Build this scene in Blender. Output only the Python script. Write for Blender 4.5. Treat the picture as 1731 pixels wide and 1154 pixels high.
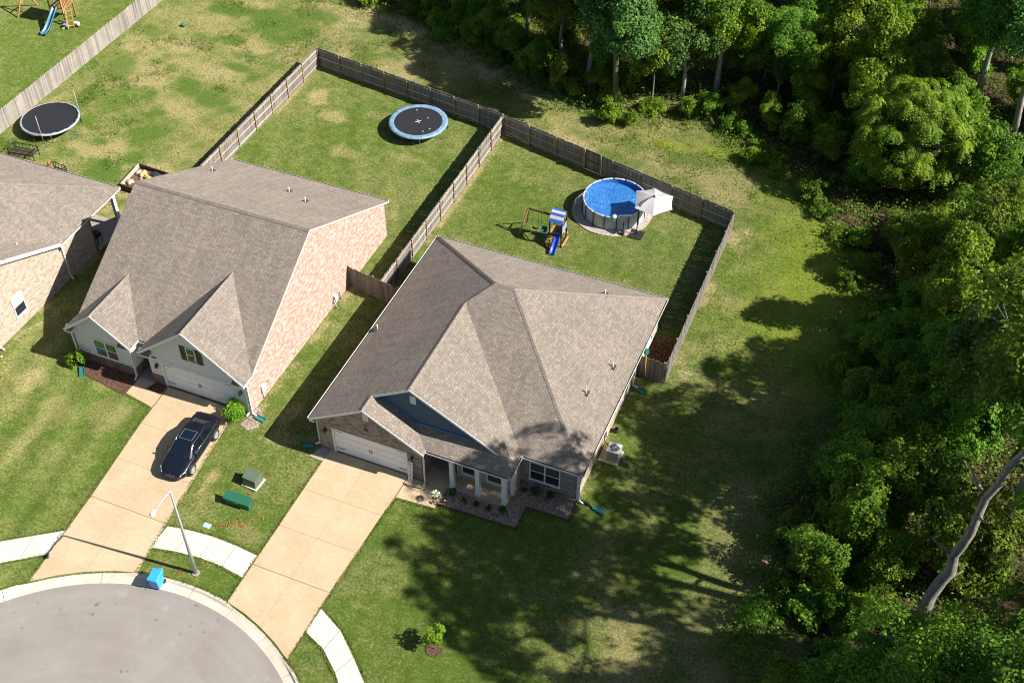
import bpy, bmesh, math, random
import numpy as np
from mathutils import Vector, Matrix
random.seed(7); RNG = np.random.default_rng(7)
sc = bpy.context.scene
col = sc.collection
for o in list(bpy.data.objects): bpy.data.objects.remove(o)
rad = math.radians
# ------------------------------------------------------------------ camera
FL, YAW, PITCH, ROLL = 2078.65, rad(-22.671), rad(44.754), rad(-0.067)
CAM = Vector((29.324, -40.251, 56.99))
fw = Vector((math.sin(YAW)*math.cos(PITCH), math.cos(YAW)*math.cos(PITCH), -math.sin(PITCH)))
rt = Vector((math.cos(YAW), -math.sin(YAW), 0)); up = rt.cross(fw)
r2 = rt*math.cos(ROLL)+up*math.sin(ROLL); u2 = -rt*math.sin(ROLL)+up*math.cos(ROLL)
cd = bpy.data.cameras.new('camera'); co = bpy.data.objects.new('camera', cd); col.objects.link(co)
cd.sensor_width = 36; cd.sensor_fit = 'HORIZONTAL'; cd.lens = 36*FL/1731; cd.clip_start = 1; cd.clip_end = 3000
m = Matrix((( r2.x, u2.x, -fw.x, CAM.x), (r2.y, u2.y, -fw.y, CAM.y), (r2.z, u2.z, -fw.z, CAM.z), (0,0,0,1)))
co.matrix_world = m
sc.camera = co
def px(u, v, z=0.0):
    """photo pixel + known height -> ground position"""
    d = r2*((u-865.5)/FL) - u2*((v-577)/FL) + fw
    t = (z-CAM.z)/d.z
    return CAM + d*t
# ------------------------------------------------------------------ light
SUNV = Vector((8.46, 0.74, 7.318)).normalized()
sd = bpy.data.lights.new('sun', 'SUN'); sd.energy = 5.0; sd.angle = rad(0.53); sd.color = (1, .945, .86)
so = bpy.data.objects.new('sun', sd); col.objects.link(so); so.location = (60, 5, 60)
so.rotation_euler = SUNV.to_track_quat('Z', 'Y').to_euler()
w = bpy.data.worlds.new('World'); sc.world = w; w.use_nodes = True
nt = w.node_tree; bg = nt.nodes['Background']; sky = nt.nodes.new('ShaderNodeTexSky')
sky.sky_type = 'NISHITA'; sky.sun_disc = False
sky.sun_elevation = math.asin(SUNV.z); sky.sun_rotation = math.atan2(SUNV.x, SUNV.y)
nt.links.new(sky.outputs[0], bg.inputs[0]); bg.inputs[1].default_value = 0.055
sc.view_settings.view_transform = 'Standard'; sc.view_settings.look = 'None'
sc.view_settings.exposure = 1.06; sc.view_settings.gamma = 1
sc.render.engine = 'CYCLES'
sc.render.resolution_x = 1024; sc.render.resolution_y = 682
sc.cycles.filter_width = 1.05; sc.cycles.max_bounces = 8; sc.cycles.transparent_max_bounces = 8
# ------------------------------------------------------------------ helpers
def tag(o, label=None, cat=None, group=None, kind=None):
    if label: o['label'] = label
    if cat: o['category'] = cat
    if group: o['group'] = group
    if kind: o['kind'] = kind
    return o
def empty(name, loc, label, cat, rz=0, group=None):
    o = bpy.data.objects.new(name, None); col.objects.link(o)
    o.empty_display_size = .3; o.location = loc; o.rotation_euler = (0, 0, rz)
    return tag(o, label, cat, group)
def wmat(o):
    mm = Matrix()
    while o is not None:
        mm = o.matrix_basis @ mm; o = o.parent
    return mm
class MB:
    def __init__(s): s.v = []; s.f = []; s.sm = []
    def add(s, vs, fs, M=None, smooth=False):
        n = len(s.v)
        for p in vs:
            p = Vector(p); s.v.append(tuple(M @ p) if M is not None else tuple(p))
        for f in fs: s.f.append([i+n for i in f]); s.sm.append(smooth)
        return s
    def box(s, x0, y0, z0, x1, y1, z1, M=None):
        if x0 > x1: x0, x1 = x1, x0
        if y0 > y1: y0, y1 = y1, y0
        if z0 > z1: z0, z1 = z1, z0
        return s.add([(x0,y0,z0),(x1,y0,z0),(x1,y1,z0),(x0,y1,z0),(x0,y0,z1),(x1,y0,z1),(x1,y1,z1),(x0,y1,z1)],
            [(0,3,2,1),(4,5,6,7),(0,1,5,4),(1,2,6,5),(2,3,7,6),(3,0,4,7)], M)
    def bar(s, p, q, w=.1, h=.1, upv=(0,0,1)):
        p = Vector(p); q = Vector(q); d = (q-p).normalized(); upv = Vector(upv)
        if abs(d.dot(upv)) > .98: upv = Vector((0,1,0))
        a = d.cross(upv).normalized()*w/2; b = a.cross(d).normalized()*h/2
        vs = [p-a-b, p+a-b, p+a+b, p-a+b, q-a-b, q+a-b, q+a+b, q-a+b]
        return s.add(vs, [(0,3,2,1),(4,5,6,7),(0,1,5,4),(1,2,6,5),(2,3,7,6),(3,0,4,7)])
    def tube(s, pts, r, n=8, cap=True, smooth=True):
        pts = [Vector(p) for p in pts]; rs = r if isinstance(r, (list, tuple)) else [r]*len(pts)
        vs = []; fs = []; ref = None
        for i, p in enumerate(pts):
            d = (pts[min(i+1, len(pts)-1)]-pts[max(i-1, 0)]).normalized()
            if ref is None: ref = Vector((0,0,1)) if abs(d.z) < .9 else Vector((1,0,0))
            a = d.cross(ref).normalized(); b = a.cross(d).normalized(); ref = b
            for k in range(n):
                t = 2*math.pi*k/n; vs.append(p+(a*math.cos(t)+b*math.sin(t))*rs[i])
        for i in range(len(pts)-1):
            for k in range(n):
                k2 = (k+1) % n; fs.append((i*n+k, i*n+k2, (i+1)*n+k2, (i+1)*n+k))
        s.add(vs, fs, None, smooth)
        if cap:
            n0 = len(s.v)-len(vs)
            s.f.append([n0+k for k in range(n)][::-1]); s.sm.append(False)
            s.f.append([n0+(len(pts)-1)*n+k for k in range(n)]); s.sm.append(False)
        return s
    def lathe(s, prof, n=24, c=(0,0,0), M=None, smooth=True, a0=0, a1=2*math.pi):
        full = abs(a1-a0-2*math.pi) < 1e-6; m_ = n if full else n+1
        vs = []; fs = []
        for (r, z) in prof:
            for k in range(m_):
                t = a0+(a1-a0)*k/n; vs.append((c[0]+r*math.cos(t), c[1]+r*math.sin(t), c[2]+z))
        for i in range(len(prof)-1):
            for k in range(n):
                k2 = (k+1) % m_; fs.append((i*m_+k, i*m_+k2, (i+1)*m_+k2, (i+1)*m_+k))
        return s.add(vs, fs, M, smooth)
    def disc(s, c, r, n=24, M=None, ry=None):
        ry = ry or r
        return s.add([(c[0]+r*math.cos(2*math.pi*k/n), c[1]+ry*math.sin(2*math.pi*k/n), c[2]) for k in range(n)], [tuple(range(n))], M)
    def cyl(s, c, r, h, n=16, M=None, r2=None):
        r2 = r if r2 is None else r2
        s.lathe([(r, 0), (r2, h)], n, c, M)
        s.disc((c[0], c[1], c[2]+h), r2, n, M)
        vs = [(c[0]+r*math.cos(-2*math.pi*k/n), c[1]+r*math.sin(-2*math.pi*k/n), c[2]) for k in range(n)]
        return s.add(vs, [tuple(range(n))], M)
    def poly(s, pts): return s.add(pts, [tuple(range(len(pts)))])
    def prism(s, pts, z0, z1):
        """2d outline (ccw) extruded from z0 to z1"""
        a = sum(pts[i][0]*pts[(i+1) % len(pts)][1]-pts[(i+1) % len(pts)][0]*pts[i][1] for i in range(len(pts)))
        if a < 0: pts = pts[::-1]
        n = len(pts); vs = [(p[0], p[1], z0) for p in pts]+[(p[0], p[1], z1) for p in pts]
        fs = [tuple(range(n, 2*n)), tuple(range(n-1, -1, -1))]+[(i, (i+1) % n, n+(i+1) % n, n+i) for i in range(n)]
        return s.add(vs, fs)
    def wallpoly(s, pts, t):
        """polygon (any plane) given thickness along vector t"""
        n = len(pts); t = Vector(t); P = [Vector(p) for p in pts]
        nrm = sum(((P[i]).cross(P[(i+1) % n]) for i in range(n)), Vector())
        if nrm.dot(t) > 0: P = P[::-1]
        vs = P+[p+t for p in P]
        fs = [tuple(range(n)), tuple(range(2*n-1, n-1, -1))]+[((i+1) % n, i, n+i, n+(i+1) % n) for i in range(n)]
        return s.add(vs, fs)
    def mesh(s, name, inv=None):
        me = bpy.data.meshes.new(name)
        V = np.array(s.v, float).reshape(-1, 3)
        uvs = []
        for f in s.f:
            P = V[f]
            nr = np.zeros(3)
            for i in range(1, len(f)-1): nr += np.cross(P[i]-P[0], P[i+1]-P[0])
            l = np.linalg.norm(nr); nr = nr/l if l > 1e-12 else np.array([0, 0, 1.])
            h = math.hypot(nr[0], nr[1])
            if h < .05: ua = np.array([1., 0, 0]); va = np.array([0, 1., 0])
            else:
                ua = np.array([-nr[1], nr[0], 0])/h; va = np.cross(nr, ua)
            uvs.append(np.stack([P@ua, P@va], -1))
        if inv is not None:
            A = np.array(inv); V = V@A[:3, :3].T+A[:3, 3]
        me.from_pydata(V.tolist(), [], s.f)
        uvl = me.uv_layers.new(name='UVMap')
        uvl.data.foreach_set('uv', np.concatenate(uvs).astype(np.float32).ravel())
        me.polygons.foreach_set('use_smooth', s.sm)
        me.update()
        return me
    def build(s, name, mat, parent=None, kind=None, bevel=0):
        inv = wmat(parent).inverted() if parent is not None else None
        me = s.mesh(name, inv)
        if mat: me.materials.append(mat)
        o = bpy.data.objects.new(name, me); col.objects.link(o); o.parent = parent
        if kind: o['kind'] = kind
        if bevel:
            b = o.modifiers.new('bevel', 'BEVEL'); b.width = bevel; b.segments = 2; b.limit_method = 'ANGLE'
        return o
def dup(o, parent, loc, rz=0, scl=None, rot=None):
    c = o.copy(); col.objects.link(c); c.parent = parent; c.location = loc
    c.rotation_euler = rot if rot else (0, 0, rz)
    if scl: c.scale = scl
    return c
def struct(name, mb, mat, parent=None):
    o = mb.build(name, mat, parent); o['kind'] = 'structure'; return o
def thing(name, mb, mat, label, cat, group=None, bevel=0):
    """a thing that is one mesh: origin at its base centre"""
    V = np.array(s_v(mb)); c = (V.min(0)+V.max(0))/2; c[2] = V[:, 2].min()
    inv = Matrix.Translation(-Vector(c))
    me = mb.mesh(name, inv); me.materials.append(mat)
    o = bpy.data.objects.new(name, me); col.objects.link(o); o.location = c
    if bevel:
        b = o.modifiers.new('bevel', 'BEVEL'); b.width = bevel; b.segments = 2; b.limit_method = 'ANGLE'
    return tag(o, label, cat, group)
def s_v(mb): return mb.v
# ------------------------------------------------------------------ materials
class NT:
    def __init__(s, name):
        s.m = bpy.data.materials.new(name); s.m.use_nodes = True; s.t = s.m.node_tree
        s.b = s.t.nodes['Principled BSDF']; s.out = s.t.nodes['Material Output']
    def n(s, typ, **k):
        nd = s.t.nodes.new('ShaderNode'+typ)
        for a, v in k.items():
            if a.startswith('i_'):
                key = a[2:].replace('_', ' ')
                nd.inputs[int(key) if key.isdigit() else key].default_value = v
            else: setattr(nd, a, v)
        return nd
    def l(s, a, b): s.t.links.new(a, b)
    def set(s, **k):
        for a, v in k.items():
            i = s.b.inputs[a.replace('_', ' ')]
            if hasattr(v, 'is_linked'): s.l(v, i)
            else: i.default_value = v
    def noise(s, vec, scale, detail=3, rough=.55, dist=0):
        nd = s.n('TexNoise'); nd.inputs['Scale'].default_value = scale; nd.inputs['Detail'].default_value = detail
        nd.inputs['Roughness'].default_value = rough; nd.inputs['Distortion'].default_value = dist
        if vec is not None: s.l(vec, nd.inputs['Vector'])
        return nd.outputs['Fac']
    def ramp(s, fac, stops):
        nd = s.n('ValToRGB'); cr = nd.color_ramp
        while len(cr.elements) < len(stops): cr.elements.new(.5)
        for e, (p, c) in zip(cr.elements, stops): e.position = p; e.color = (*c, 1) if len(c) == 3 else c
        s.l(fac, nd.inputs[0]); return nd.outputs[0]
    def mix(s, fac, a, b, mode='MIX'):
        nd = s.n('Mix', data_type='RGBA', blend_type=mode)
        for sock, v in ((nd.inputs[0], fac), (nd.inputs[6], a), (nd.inputs[7], b)):
            if hasattr(v, 'is_linked'): s.l(v, sock)
            elif isinstance(v, (int, float)): sock.default_value = v
            else: sock.default_value = (*v, 1)
        return nd.outputs[2]
    def mth(s, op, a, b=None, c=None, clamp=False):
        nd = s.n('Math', operation=op, use_clamp=clamp)
        for i, v in enumerate((a, b, c)):
            if v is None: continue
            if hasattr(v, 'is_linked'): s.l(v, nd.inputs[i])
            else: nd.inputs[i].default_value = v
        return nd.outputs[0]
    def bump(s, h, strength=.4, dist=.02):
        nd = s.n('Bump'); nd.inputs['Strength'].default_value = strength; nd.inputs['Distance'].default_value = dist
        s.l(h, nd.inputs['Height']); s.l(nd.outputs[0], s.b.inputs['Normal'])
    def pos(s): return s.n('NewGeometry').outputs['Position']
    def obj(s): return s.n('TexCoord').outputs['Object']
    def uv(s): return s.n('TexCoord').outputs['UV']
    def scale(s, vec, v):
        nd = s.n('Mapping'); nd.inputs['Scale'].default_value = v; s.l(vec, nd.inputs['Vector']); return nd.outputs[0]
    def orand(s): return s.n('ObjectInfo').outputs['Random']
def plain(name, c, rough=.6, metal=0, var=.12, sc_=6, bump=0, spec=.5, coat=0):
    t = NT(name); p = t.pos(); f = t.noise(p, sc_, 4)
    a = [x*(1-var) for x in c]; b = [min(1, x*(1+var)) for x in c]
    t.set(Base_Color=t.ramp(f, [(.3, a), (.7, b)]), Roughness=rough, Metallic=metal)
    t.b.inputs['Specular IOR Level'].default_value = spec
    if coat: t.b.inputs['Coat Weight'].default_value = coat; t.b.inputs['Coat Roughness'].default_value = .05
    if bump: t.bump(t.noise(p, sc_*8, 3), bump, .01)
    return t.m
def masonry(name, c1, c2, mortar, bw=.215, rh=.075, ms=.011, blot=None, blot_s=1.2, rough=.85, off=.5, bump=.5, var=.25):
    t = NT(name); uv = t.uv()
    br = t.n('TexBrick', offset=off); br.inputs['Scale'].default_value = 1
    br.inputs['Brick Width'].default_value = bw; br.inputs['Row Height'].default_value = rh; br.inputs['Mortar Size'].default_value = ms
    br.inputs['Color1'].default_value = (*c1, 1); br.inputs['Color2'].default_value = (*c2, 1); br.inputs['Mortar'].default_value = (*mortar, 1)
    br.inputs['Bias'].default_value = 0.0; br.inputs['Mortar Smooth'].default_value = .2
    t.l(uv, br.inputs['Vector'])
    c = br.outputs['Color']
    if blot is not None:
        f = t.noise(t.scale(uv, (1, 2.2, 1)), blot_s, 5, .65, .4)
        c = t.mix(t.mth('MULTIPLY', t.ramp(f, [(.47, (0,0,0)), (.60, (1,1,1))]), .75), c, blot)
    f2 = t.noise(uv, 9, 3, .6)
    c = t.mix(1.0, c, t.ramp(f2, [(.25, (1-var,)*3), (.75, (1+var*.4,)*3)]), 'MULTIPLY')
    t.set(Base_Color=c, Roughness=rough); t.b.inputs['Specular IOR Level'].default_value = .2
    h = t.mth('ADD', t.mth('MULTIPLY', br.outputs['Fac'], -1.0), t.mth('MULTIPLY', f2, .4))
    t.bump(h, bump, .012)
    return t.m
def shingles(name, c1, c2, dark):
    t = NT(name); uv = t.uv()
    # architectural shingles: short tabs of random tone in offset courses, with shadow lines below each course
    br = t.n('TexBrick', offset=.37, squash=.7, squash_frequency=3); br.inputs['Scale'].default_value = 1
    br.inputs['Brick Width'].default_value = .27; br.inputs['Row Height'].default_value = .145; br.inputs['Mortar Size'].default_value = .012
    br.inputs['Mortar Smooth'].default_value = .4
    br.inputs['Color1'].default_value = (*c1, 1); br.inputs['Color2'].default_value = (*c2, 1); br.inputs['Mortar'].default_value = (*dark, 1)
    wv = t.n('VectorMath', operation='ADD'); t.l(uv, wv.inputs[0])
    wn = t.n('TexNoise'); wn.inputs['Scale'].default_value = 2.5; t.l(uv, wn.inputs['Vector'])
    ws = t.n('VectorMath', operation='SCALE'); ws.inputs['Scale'].default_value = .012; t.l(wn.outputs['Color'], ws.inputs[0]); t.l(ws.outputs[0], wv.inputs[1])
    t.l(wv.outputs[0], br.inputs['Vector'])
    f = t.noise(t.scale(uv, (1, 1.6, 1)), 4.2, 4, .7); g = t.noise(uv, .35, 3)
    c = t.mix(1.0, br.outputs['Color'], t.ramp(f, [(.3, (.86,)*3), (.7, (1.12,)*3)]), 'MULTIPLY')
    c = t.mix(1.0, c, t.ramp(g, [(.3, (.9, .9, .91)), (.7, (1.06, 1.05, 1.03))]), 'MULTIPLY')
    st = t.noise(t.scale(uv, (1.3, .12, 1)), 1.6, 4, .6)
    c = t.mix(1.0, c, t.ramp(st, [(.35, (.9, .89, .88)), (.65, (1.04, 1.04, 1.04))]), 'MULTIPLY')
    t.set(Base_Color=c, Roughness=.92); t.b.inputs['Specular IOR Level'].default_value = .15
    sx = t.n('SeparateXYZ'); t.l(uv, sx.inputs[0])
    saw = t.mth('FRACT', t.mth('DIVIDE', sx.outputs[1], .145))
    h = t.mth('ADD', t.mth('MULTIPLY', saw, -1.0), t.mth('MULTIPLY', br.outputs['Fac'], -.6))
    t.bump(t.mth('ADD', h, t.mth('MULTIPLY', t.noise(uv, 40, 2), .5)), .12, .012); t.b.inputs['Diffuse Roughness'].default_value = .3
    return t.m
def wood(name, c1, c2, rough=.85, grain=(14, 14, 1.2), per=True):
    t = NT(name); p = t.obj(); f = t.noise(t.scale(p, grain), 1.6, 5, .65)
    c = t.ramp(f, [(.3, c1), (.7, c2)])
    if per: c = t.mix(1.0, c, t.ramp(t.orand(), [(0, (.72, .70, .68)), (.5, (1, 1, 1)), (1, (1.22, 1.2, 1.18))]), 'MULTIPLY')
    g = t.noise(t.pos(), 1.1, 3); c = t.mix(1.0, c, t.ramp(g, [(.3, (.85, .86, .86)), (.7, (1.08, 1.06, 1.04))]), 'MULTIPLY')
    t.set(Base_Color=c, Roughness=rough); t.bump(f, .3, .006); return t.m
def concrete(name, c1, c2, sp, rough=.9, speck=60):
    t = NT(name); p = t.pos()
    f = t.noise(p, .55, 5, .6, .3); g = t.noise(p, speck, 2, .7); h = t.noise(p, 4, 4, .6)
    c = t.ramp(f, [(.3, c1), (.7, c2)])
    c = t.mix(1.0, c, t.ramp(g, [(.3, (1-sp,)*3), (.7, (1+sp*.5,)*3)]), 'MULTIPLY')
    c = t.mix(1.0, c, t.ramp(h, [(.3, (.92,)*3), (.7, (1.05,)*3)]), 'MULTIPLY')
    c = t.mix(1.0, c, t.ramp(t.orand(), [(0, (.95, .945, .94)), (1, (1.04, 1.04, 1.05))]), 'MULTIPLY')
    t.set(Base_Color=c, Roughness=rough); t.bump(g, .25, .006); t.b.inputs['Specular IOR Level'].default_value = .25
    return t.m
def leafmat(name, c_dark, c_mid, c_light, trans=.35, hue=.02):
    t = NT(name)
    at = t.n('Attribute', attribute_name='leaf'); sx = t.n('SeparateXYZ'); t.l(at.outputs['Vector'], sx.inputs[0])
    c = t.ramp(sx.outputs[0], [(0, c_dark), (.5, c_mid), (1, c_light)])
    hs = t.n('HueSaturation'); t.l(c, hs.inputs['Color'])
    t.l(t.mth('ADD', t.mth('MULTIPLY', t.mth('SUBTRACT', t.orand(), .5), hue*2), .5), hs.inputs['Hue'])
    t.l(t.mth('ADD', t.mth('MULTIPLY', t.orand(), .3), .85), hs.inputs['Value'])
    c = hs.outputs[0]
    t.set(Base_Color=c, Roughness=.6); t.b.inputs['Specular IOR Level'].default_value = .22
    tr = t.n('BsdfTranslucent'); t.l(t.mix(1.0, c, (1.25, 1.35, .55), 'MULTIPLY'), tr.inputs[0])
    mx = t.n('MixShader'); mx.inputs[0].default_value = trans
    t.l(t.b.outputs[0], mx.inputs[1]); t.l(tr.outputs[0], mx.inputs[2]); t.l(mx.outputs[0], t.out.inputs[0])
    return t.m
K = {}
K['shingle'] = shingles('grey_brown_shingles', (.272, .234, .200), (.195, .167, .142), (.122, .104, .090))
K['ridge'] = plain('ridge_cap_shingle', (.20, .172, .148), .92, var=.25, sc_=5, spec=.15)
K['brick_pink'] = masonry('pink_brick', (.26, .10, .07), (.42, .235, .175), (.54, .46, .40), blot=(.62, .53, .46), blot_s=2.6)
K['brick_cream'] = masonry('cream_brick', (.38, .305, .23), (.47, .405, .325), (.48, .43, .37), blot=(.29, .22, .165), blot_s=2.4, var=.2)
K['brick_grey'] = masonry('grey_brown_brick', (.20, .15, .12), (.40, .33, .27), (.34, .31, .28), blot=(.13, .10, .09), blot_s=2.2)
K['brick_dark'] = masonry('dark_red_brick', (.14, .07, .055), (.25, .15, .12), (.22, .18, .16), blot=(.09, .055, .05), blot_s=2.0)
K['siding_pale'] = masonry('pale_painted_siding', (.60, .60, .58), (.60, .60, .58), (.42, .42, .41), bw=6, rh=.19, ms=.006, var=.06, bump=.4)
K['siding_blue'] = masonry('slate_blue_siding', (.075, .115, .16), (.08, .12, .166), (.04, .065, .095), bw=6, rh=.19, ms=.008, var=.08, bump=.4)
K['siding_tan'] = masonry('tan_siding', (.40, .33, .25), (.40, .33, .25), (.25, .2, .16), bw=6, rh=.19, ms=.007, var=.06, bump=.4)
K['white'] = plain('white_paint', (.66, .66, .65), .5, var=.04)
K['gutter'] = plain('white_gutter', (.58, .58, .57), .45, var=.06)
K['flash'] = plain('blue_flashing', (.05, .17, .36), .4)
K['trough'] = plain('gutter_shade_and_dark_trim', (.05, .045, .04), .9)  # dark trim colour, also paints the shadow inside the gutters
K['door_white'] = plain('garage_door_white', (.70, .71, .72), .5, var=.03, sc_=2)
K['black'] = plain('black_metal', (.02, .02, .022), .45)
K['shutter'] = plain('brown_shutter', (.045, .028, .02), .6)
K['drive'] = concrete('tan_aggregate_concrete', (.43, .325, .205), (.505, .39, .255), .2)
K['walk'] = concrete('pale_concrete', (.47, .44, .385), (.56, .53, .475), .10)
K['curb'] = concrete('kerb_concrete', (.44, .39, .32), (.56, .505, .43), .16)
K['joint'] = plain('joint_dirt', (.22, .16, .10), .95)
K['asphalt'] = None
K['fence'] = wood('weathered_grey_picket', (.12, .106, .092), (.25, .226, .204))
K['fence_pale'] = wood('pale_grey_picket', (.20, .18, .16), (.34, .31, .28))
K['rail'] = wood('weathered_rail', (.30, .265, .225), (.47, .425, .37))
K['post'] = wood('tan_post', (.21, .15, .095), (.33, .25, .17))
K['deck'] = wood('cedar_timber', (.30, .16, .06), (.48, .28, .11))
K['darkwood'] = wood('dark_stained_timber', (.045, .028, .018), (.09, .055, .035))
K['blue'] = plain('bright_blue_plastic', (.010, .05, .46), .35, var=.08)
K['bluefab'] = plain('blue_canvas', (.015, .09, .36), .8, var=.1)
K['whitefab'] = plain('white_canvas', (.43, .405, .42), .85, var=.04)
K['teal'] = plain('teal_plastic', (.015, .12, .18), .4)
K['greenp'] = plain('green_plastic', (.02, .15, .13), .5)
K['bin'] = plain('blue_bin_plastic', (.035, .30, .66), .4, var=.08)
K['steel'] = plain('galvanised_steel', (.55, .57, .60), .35, metal=.6)
K['dsteel'] = plain('dark_steel_tube', (.10, .105, .11), .45, metal=.3)
K['dsteel2'] = plain('grey_rim', (.30, .31, .33), .5)
K['alu'] = plain('painted_steel_grey', (.44, .45, .48), .4, var=.05)
K['mat'] = plain('black_jump_mat', (.010, .011, .015), .75, var=.2)
K['padblue'] = plain('pale_blue_pad', (.15, .25, .36), .6, var=.2, sc_=3)
K['poolwall'] = plain('grey_pool_wall', (.36, .42, .46), .45, var=.08, sc_=2)
K['liner'] = None
K['pvcw'] = plain('white_pvc', (.78, .76, .72), .45)
K['trans'] = plain('olive_transformer', (.10, .13, .085), .5, var=.08)
K['ped'] = plain('dark_green_pedestal', (.02, .12, .065), .45, var=.08)
K['lid'] = plain('pale_blue_lid', (.32, .50, .56), .6)
K['rubber'] = plain('tyre_rubber', (.018, .018, .018), .8)
K['rim'] = plain('alloy_rim', (.42, .42, .44), .35, metal=.2)
K['chrome'] = plain('chrome', (.75, .75, .76), .12, metal=1, var=.02)
K['carpaint'] = plain('midnight_blue_paint', (.004, .006, .012), .42, var=.05, coat=.5, spec=.3)
K['lens'] = plain('lamp_lens', (.5, .5, .52), .1)
K['redlens'] = plain('red_lens', (.25, .01, .01), .15)
K['mulch'] = None
K['slab'] = concrete('grey_slab', (.26, .22, .19), (.34, .30, .26), .1)
K['paver'] = concrete('paver_stone', (.30, .25, .22), (.44, .38, .34), .1)
K['orange'] = plain('orange_paint', (.42, .14, .035), .8)
K['red'] = plain('red_paint', (.30, .06, .035), .8)
K['yellow'] = plain('yellow_plastic', (.48, .38, .04), .6)
K['rust'] = plain('rusty_metal', (.13, .05, .025), .8, var=.3)
K['stone'] = plain('pale_stone', (.40, .33, .26), .9, var=.3, sc_=9, bump=.4)
K['bark'] = wood('grey_bark', (.06, .053, .047), (.42, .40, .375), grain=(9, 9, 1.6))
K['bark_moss'] = wood('mossy_bark', (.05, .06, .03), (.16, .17, .07), grain=(5, 5, .8))
def glass(name, c, rough=.06):
    t = NT(name); t.set(Base_Color=(*c, 1), Roughness=rough, Metallic=0.0)
    t.b.inputs['Specular IOR Level'].default_value = .8
    t.b.inputs['Coat Weight'].default_value = .6; t.b.inputs['Coat Roughness'].default_value = .02
    return t.m
K['glass'] = glass('window_glass', (.018, .025, .03))
def cloth(name, c):
    t = NT(name); t.set(Base_Color=(*c, 1), Roughness=.9); tr = t.n('BsdfTranslucent'); tr.inputs[0].default_value = (*c, 1)
    mx = t.n('MixShader'); mx.inputs[0].default_value = .45; t.l(t.b.outputs[0], mx.inputs[1]); t.l(tr.outputs[0], mx.inputs[2]); t.l(mx.outputs[0], t.out.inputs[0]); return t.m
K['parasol'] = cloth('parasol_cloth', (.66, .62, .64))
K['blind'] = plain('window_blind', (.62, .63, .64), .5, var=.03)
K['carglass'] = glass('tinted_car_glass', (.004, .008, .014), .03)
def asphalt():
    t = NT('worn_asphalt'); p = t.pos()
    f = t.noise(p, .35, 5, .6, .5); g = t.noise(p, 45, 3, .7)
    c = t.ramp(f, [(.3, (.215, .195, .178)), (.7, (.262, .242, .224))])
    c = t.mix(1.0, c, t.ramp(g, [(.3, (.8,)*3), (.7, (1.15,)*3)]), 'MULTIPLY')
    # concentric sweep marks
    rr = t.n('VectorMath', operation='DISTANCE'); t.l(p, rr.inputs[0]); rr.inputs[1].default_value = (-1.57, -24.49, -.12)
    k = t.n('CombineXYZ'); t.l(rr.outputs['Value'], k.inputs[0])
    w1 = t.noise(k.outputs[0], 1.6, 4); c = t.mix(1.0, c, t.ramp(w1, [(.3, (.93, .93, .93)), (.7, (1.05, 1.05, 1.05))]), 'MULTIPLY')
    # oil spots and tar drips
    v = t.noise(p, 2.3, 2, .5); vm = t.noise(p, .5, 2)
    msk = t.mth('MULTIPLY', t.ramp(v, [(.66, (0,0,0)), (.72, (1,1,1))]), t.ramp(vm, [(.5, (0,0,0)), (.6, (1,1,1))]))
    c = t.mix(t.mth('MULTIPLY', msk, .6), c, (.07, .065, .06))
    v2 = t.noise(p, 1.1, 3); c = t.mix(t.mth('MULTIPLY', t.ramp(v2, [(.62, (0,0,0)), (.75, (1,1,1))]), .35), c, (.32, .31, .31))
    t.set(Base_Color=c, Roughness=.95); t.bump(g, .4, .006); t.b.inputs['Specular IOR Level'].default_value = .2
    return t.m
K['asphalt'] = asphalt()
def chips(name, cols, scale=14, bump=.8):
    t = NT(name); p = t.pos(); vo = t.n('TexVoronoi'); vo.inputs['Scale'].default_value = scale; t.l(p, vo.inputs['Vector'])
    sx = t.n('SeparateColor'); t.l(vo.outputs['Color'], sx.inputs[0])
    n = len(cols); c = t.ramp(sx.outputs[0], [(i/(n-1), cc) for i, cc in enumerate(cols)])
    c = t.mix(1.0, c, t.ramp(vo.outputs['Distance'], [(.0, (1.1,)*3), (.7, (.5,)*3)]), 'MULTIPLY')
    t.set(Base_Color=c, Roughness=.9); t.bump(t.mth('MULTIPLY', vo.outputs['Distance'], -1), bump, .03); return t.m
K['mulch'] = chips('red_brown_mulch', [(.06, .025, .014), (.12, .05, .028), (.20, .10, .06), (.09, .035, .02)], 16)
K['mulch2'] = chips('brown_bark_chips', [(.08, .035, .014), (.17, .075, .03), (.28, .15, .07), (.11, .045, .02)], 13)
K['gravel'] = chips('river_gravel', [(.16, .12, .10), (.38, .30, .23), (.55, .47, .38), (.24, .17, .13), (.46, .34, .27)], 11)
K['leaf_a'] = leafmat('leaf_yellow_green', (.050, .110, .006), (.125, .220, .010), (.27, .375, .026))
K['leaf_b'] = leafmat('leaf_mid_green', (.034, .092, .008), (.095, .188, .014), (.225, .33, .026))
K['leaf_c'] = leafmat('leaf_cool_green', (.027, .082, .018), (.072, .158, .030), (.165, .27, .055))
K['leaf_d'] = leafmat('leaf_bright_frond', (.06, .12, .006), (.135, .215, .009), (.255, .335, .018))
K['leaf_e'] = leafmat('leaf_dark_shrub', (.010, .035, .012), (.025, .065, .016), (.05, .10, .025), .2)
K['weed'] = leafmat('weed_blades', (.09, .14, .025), (.17, .23, .045), (.36, .33, .14), .45, .0)
K['leaf_u'] = leafmat('leaf_undergrowth', (.03, .085, .008), (.08, .16, .012), (.19, .26, .026))
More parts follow.
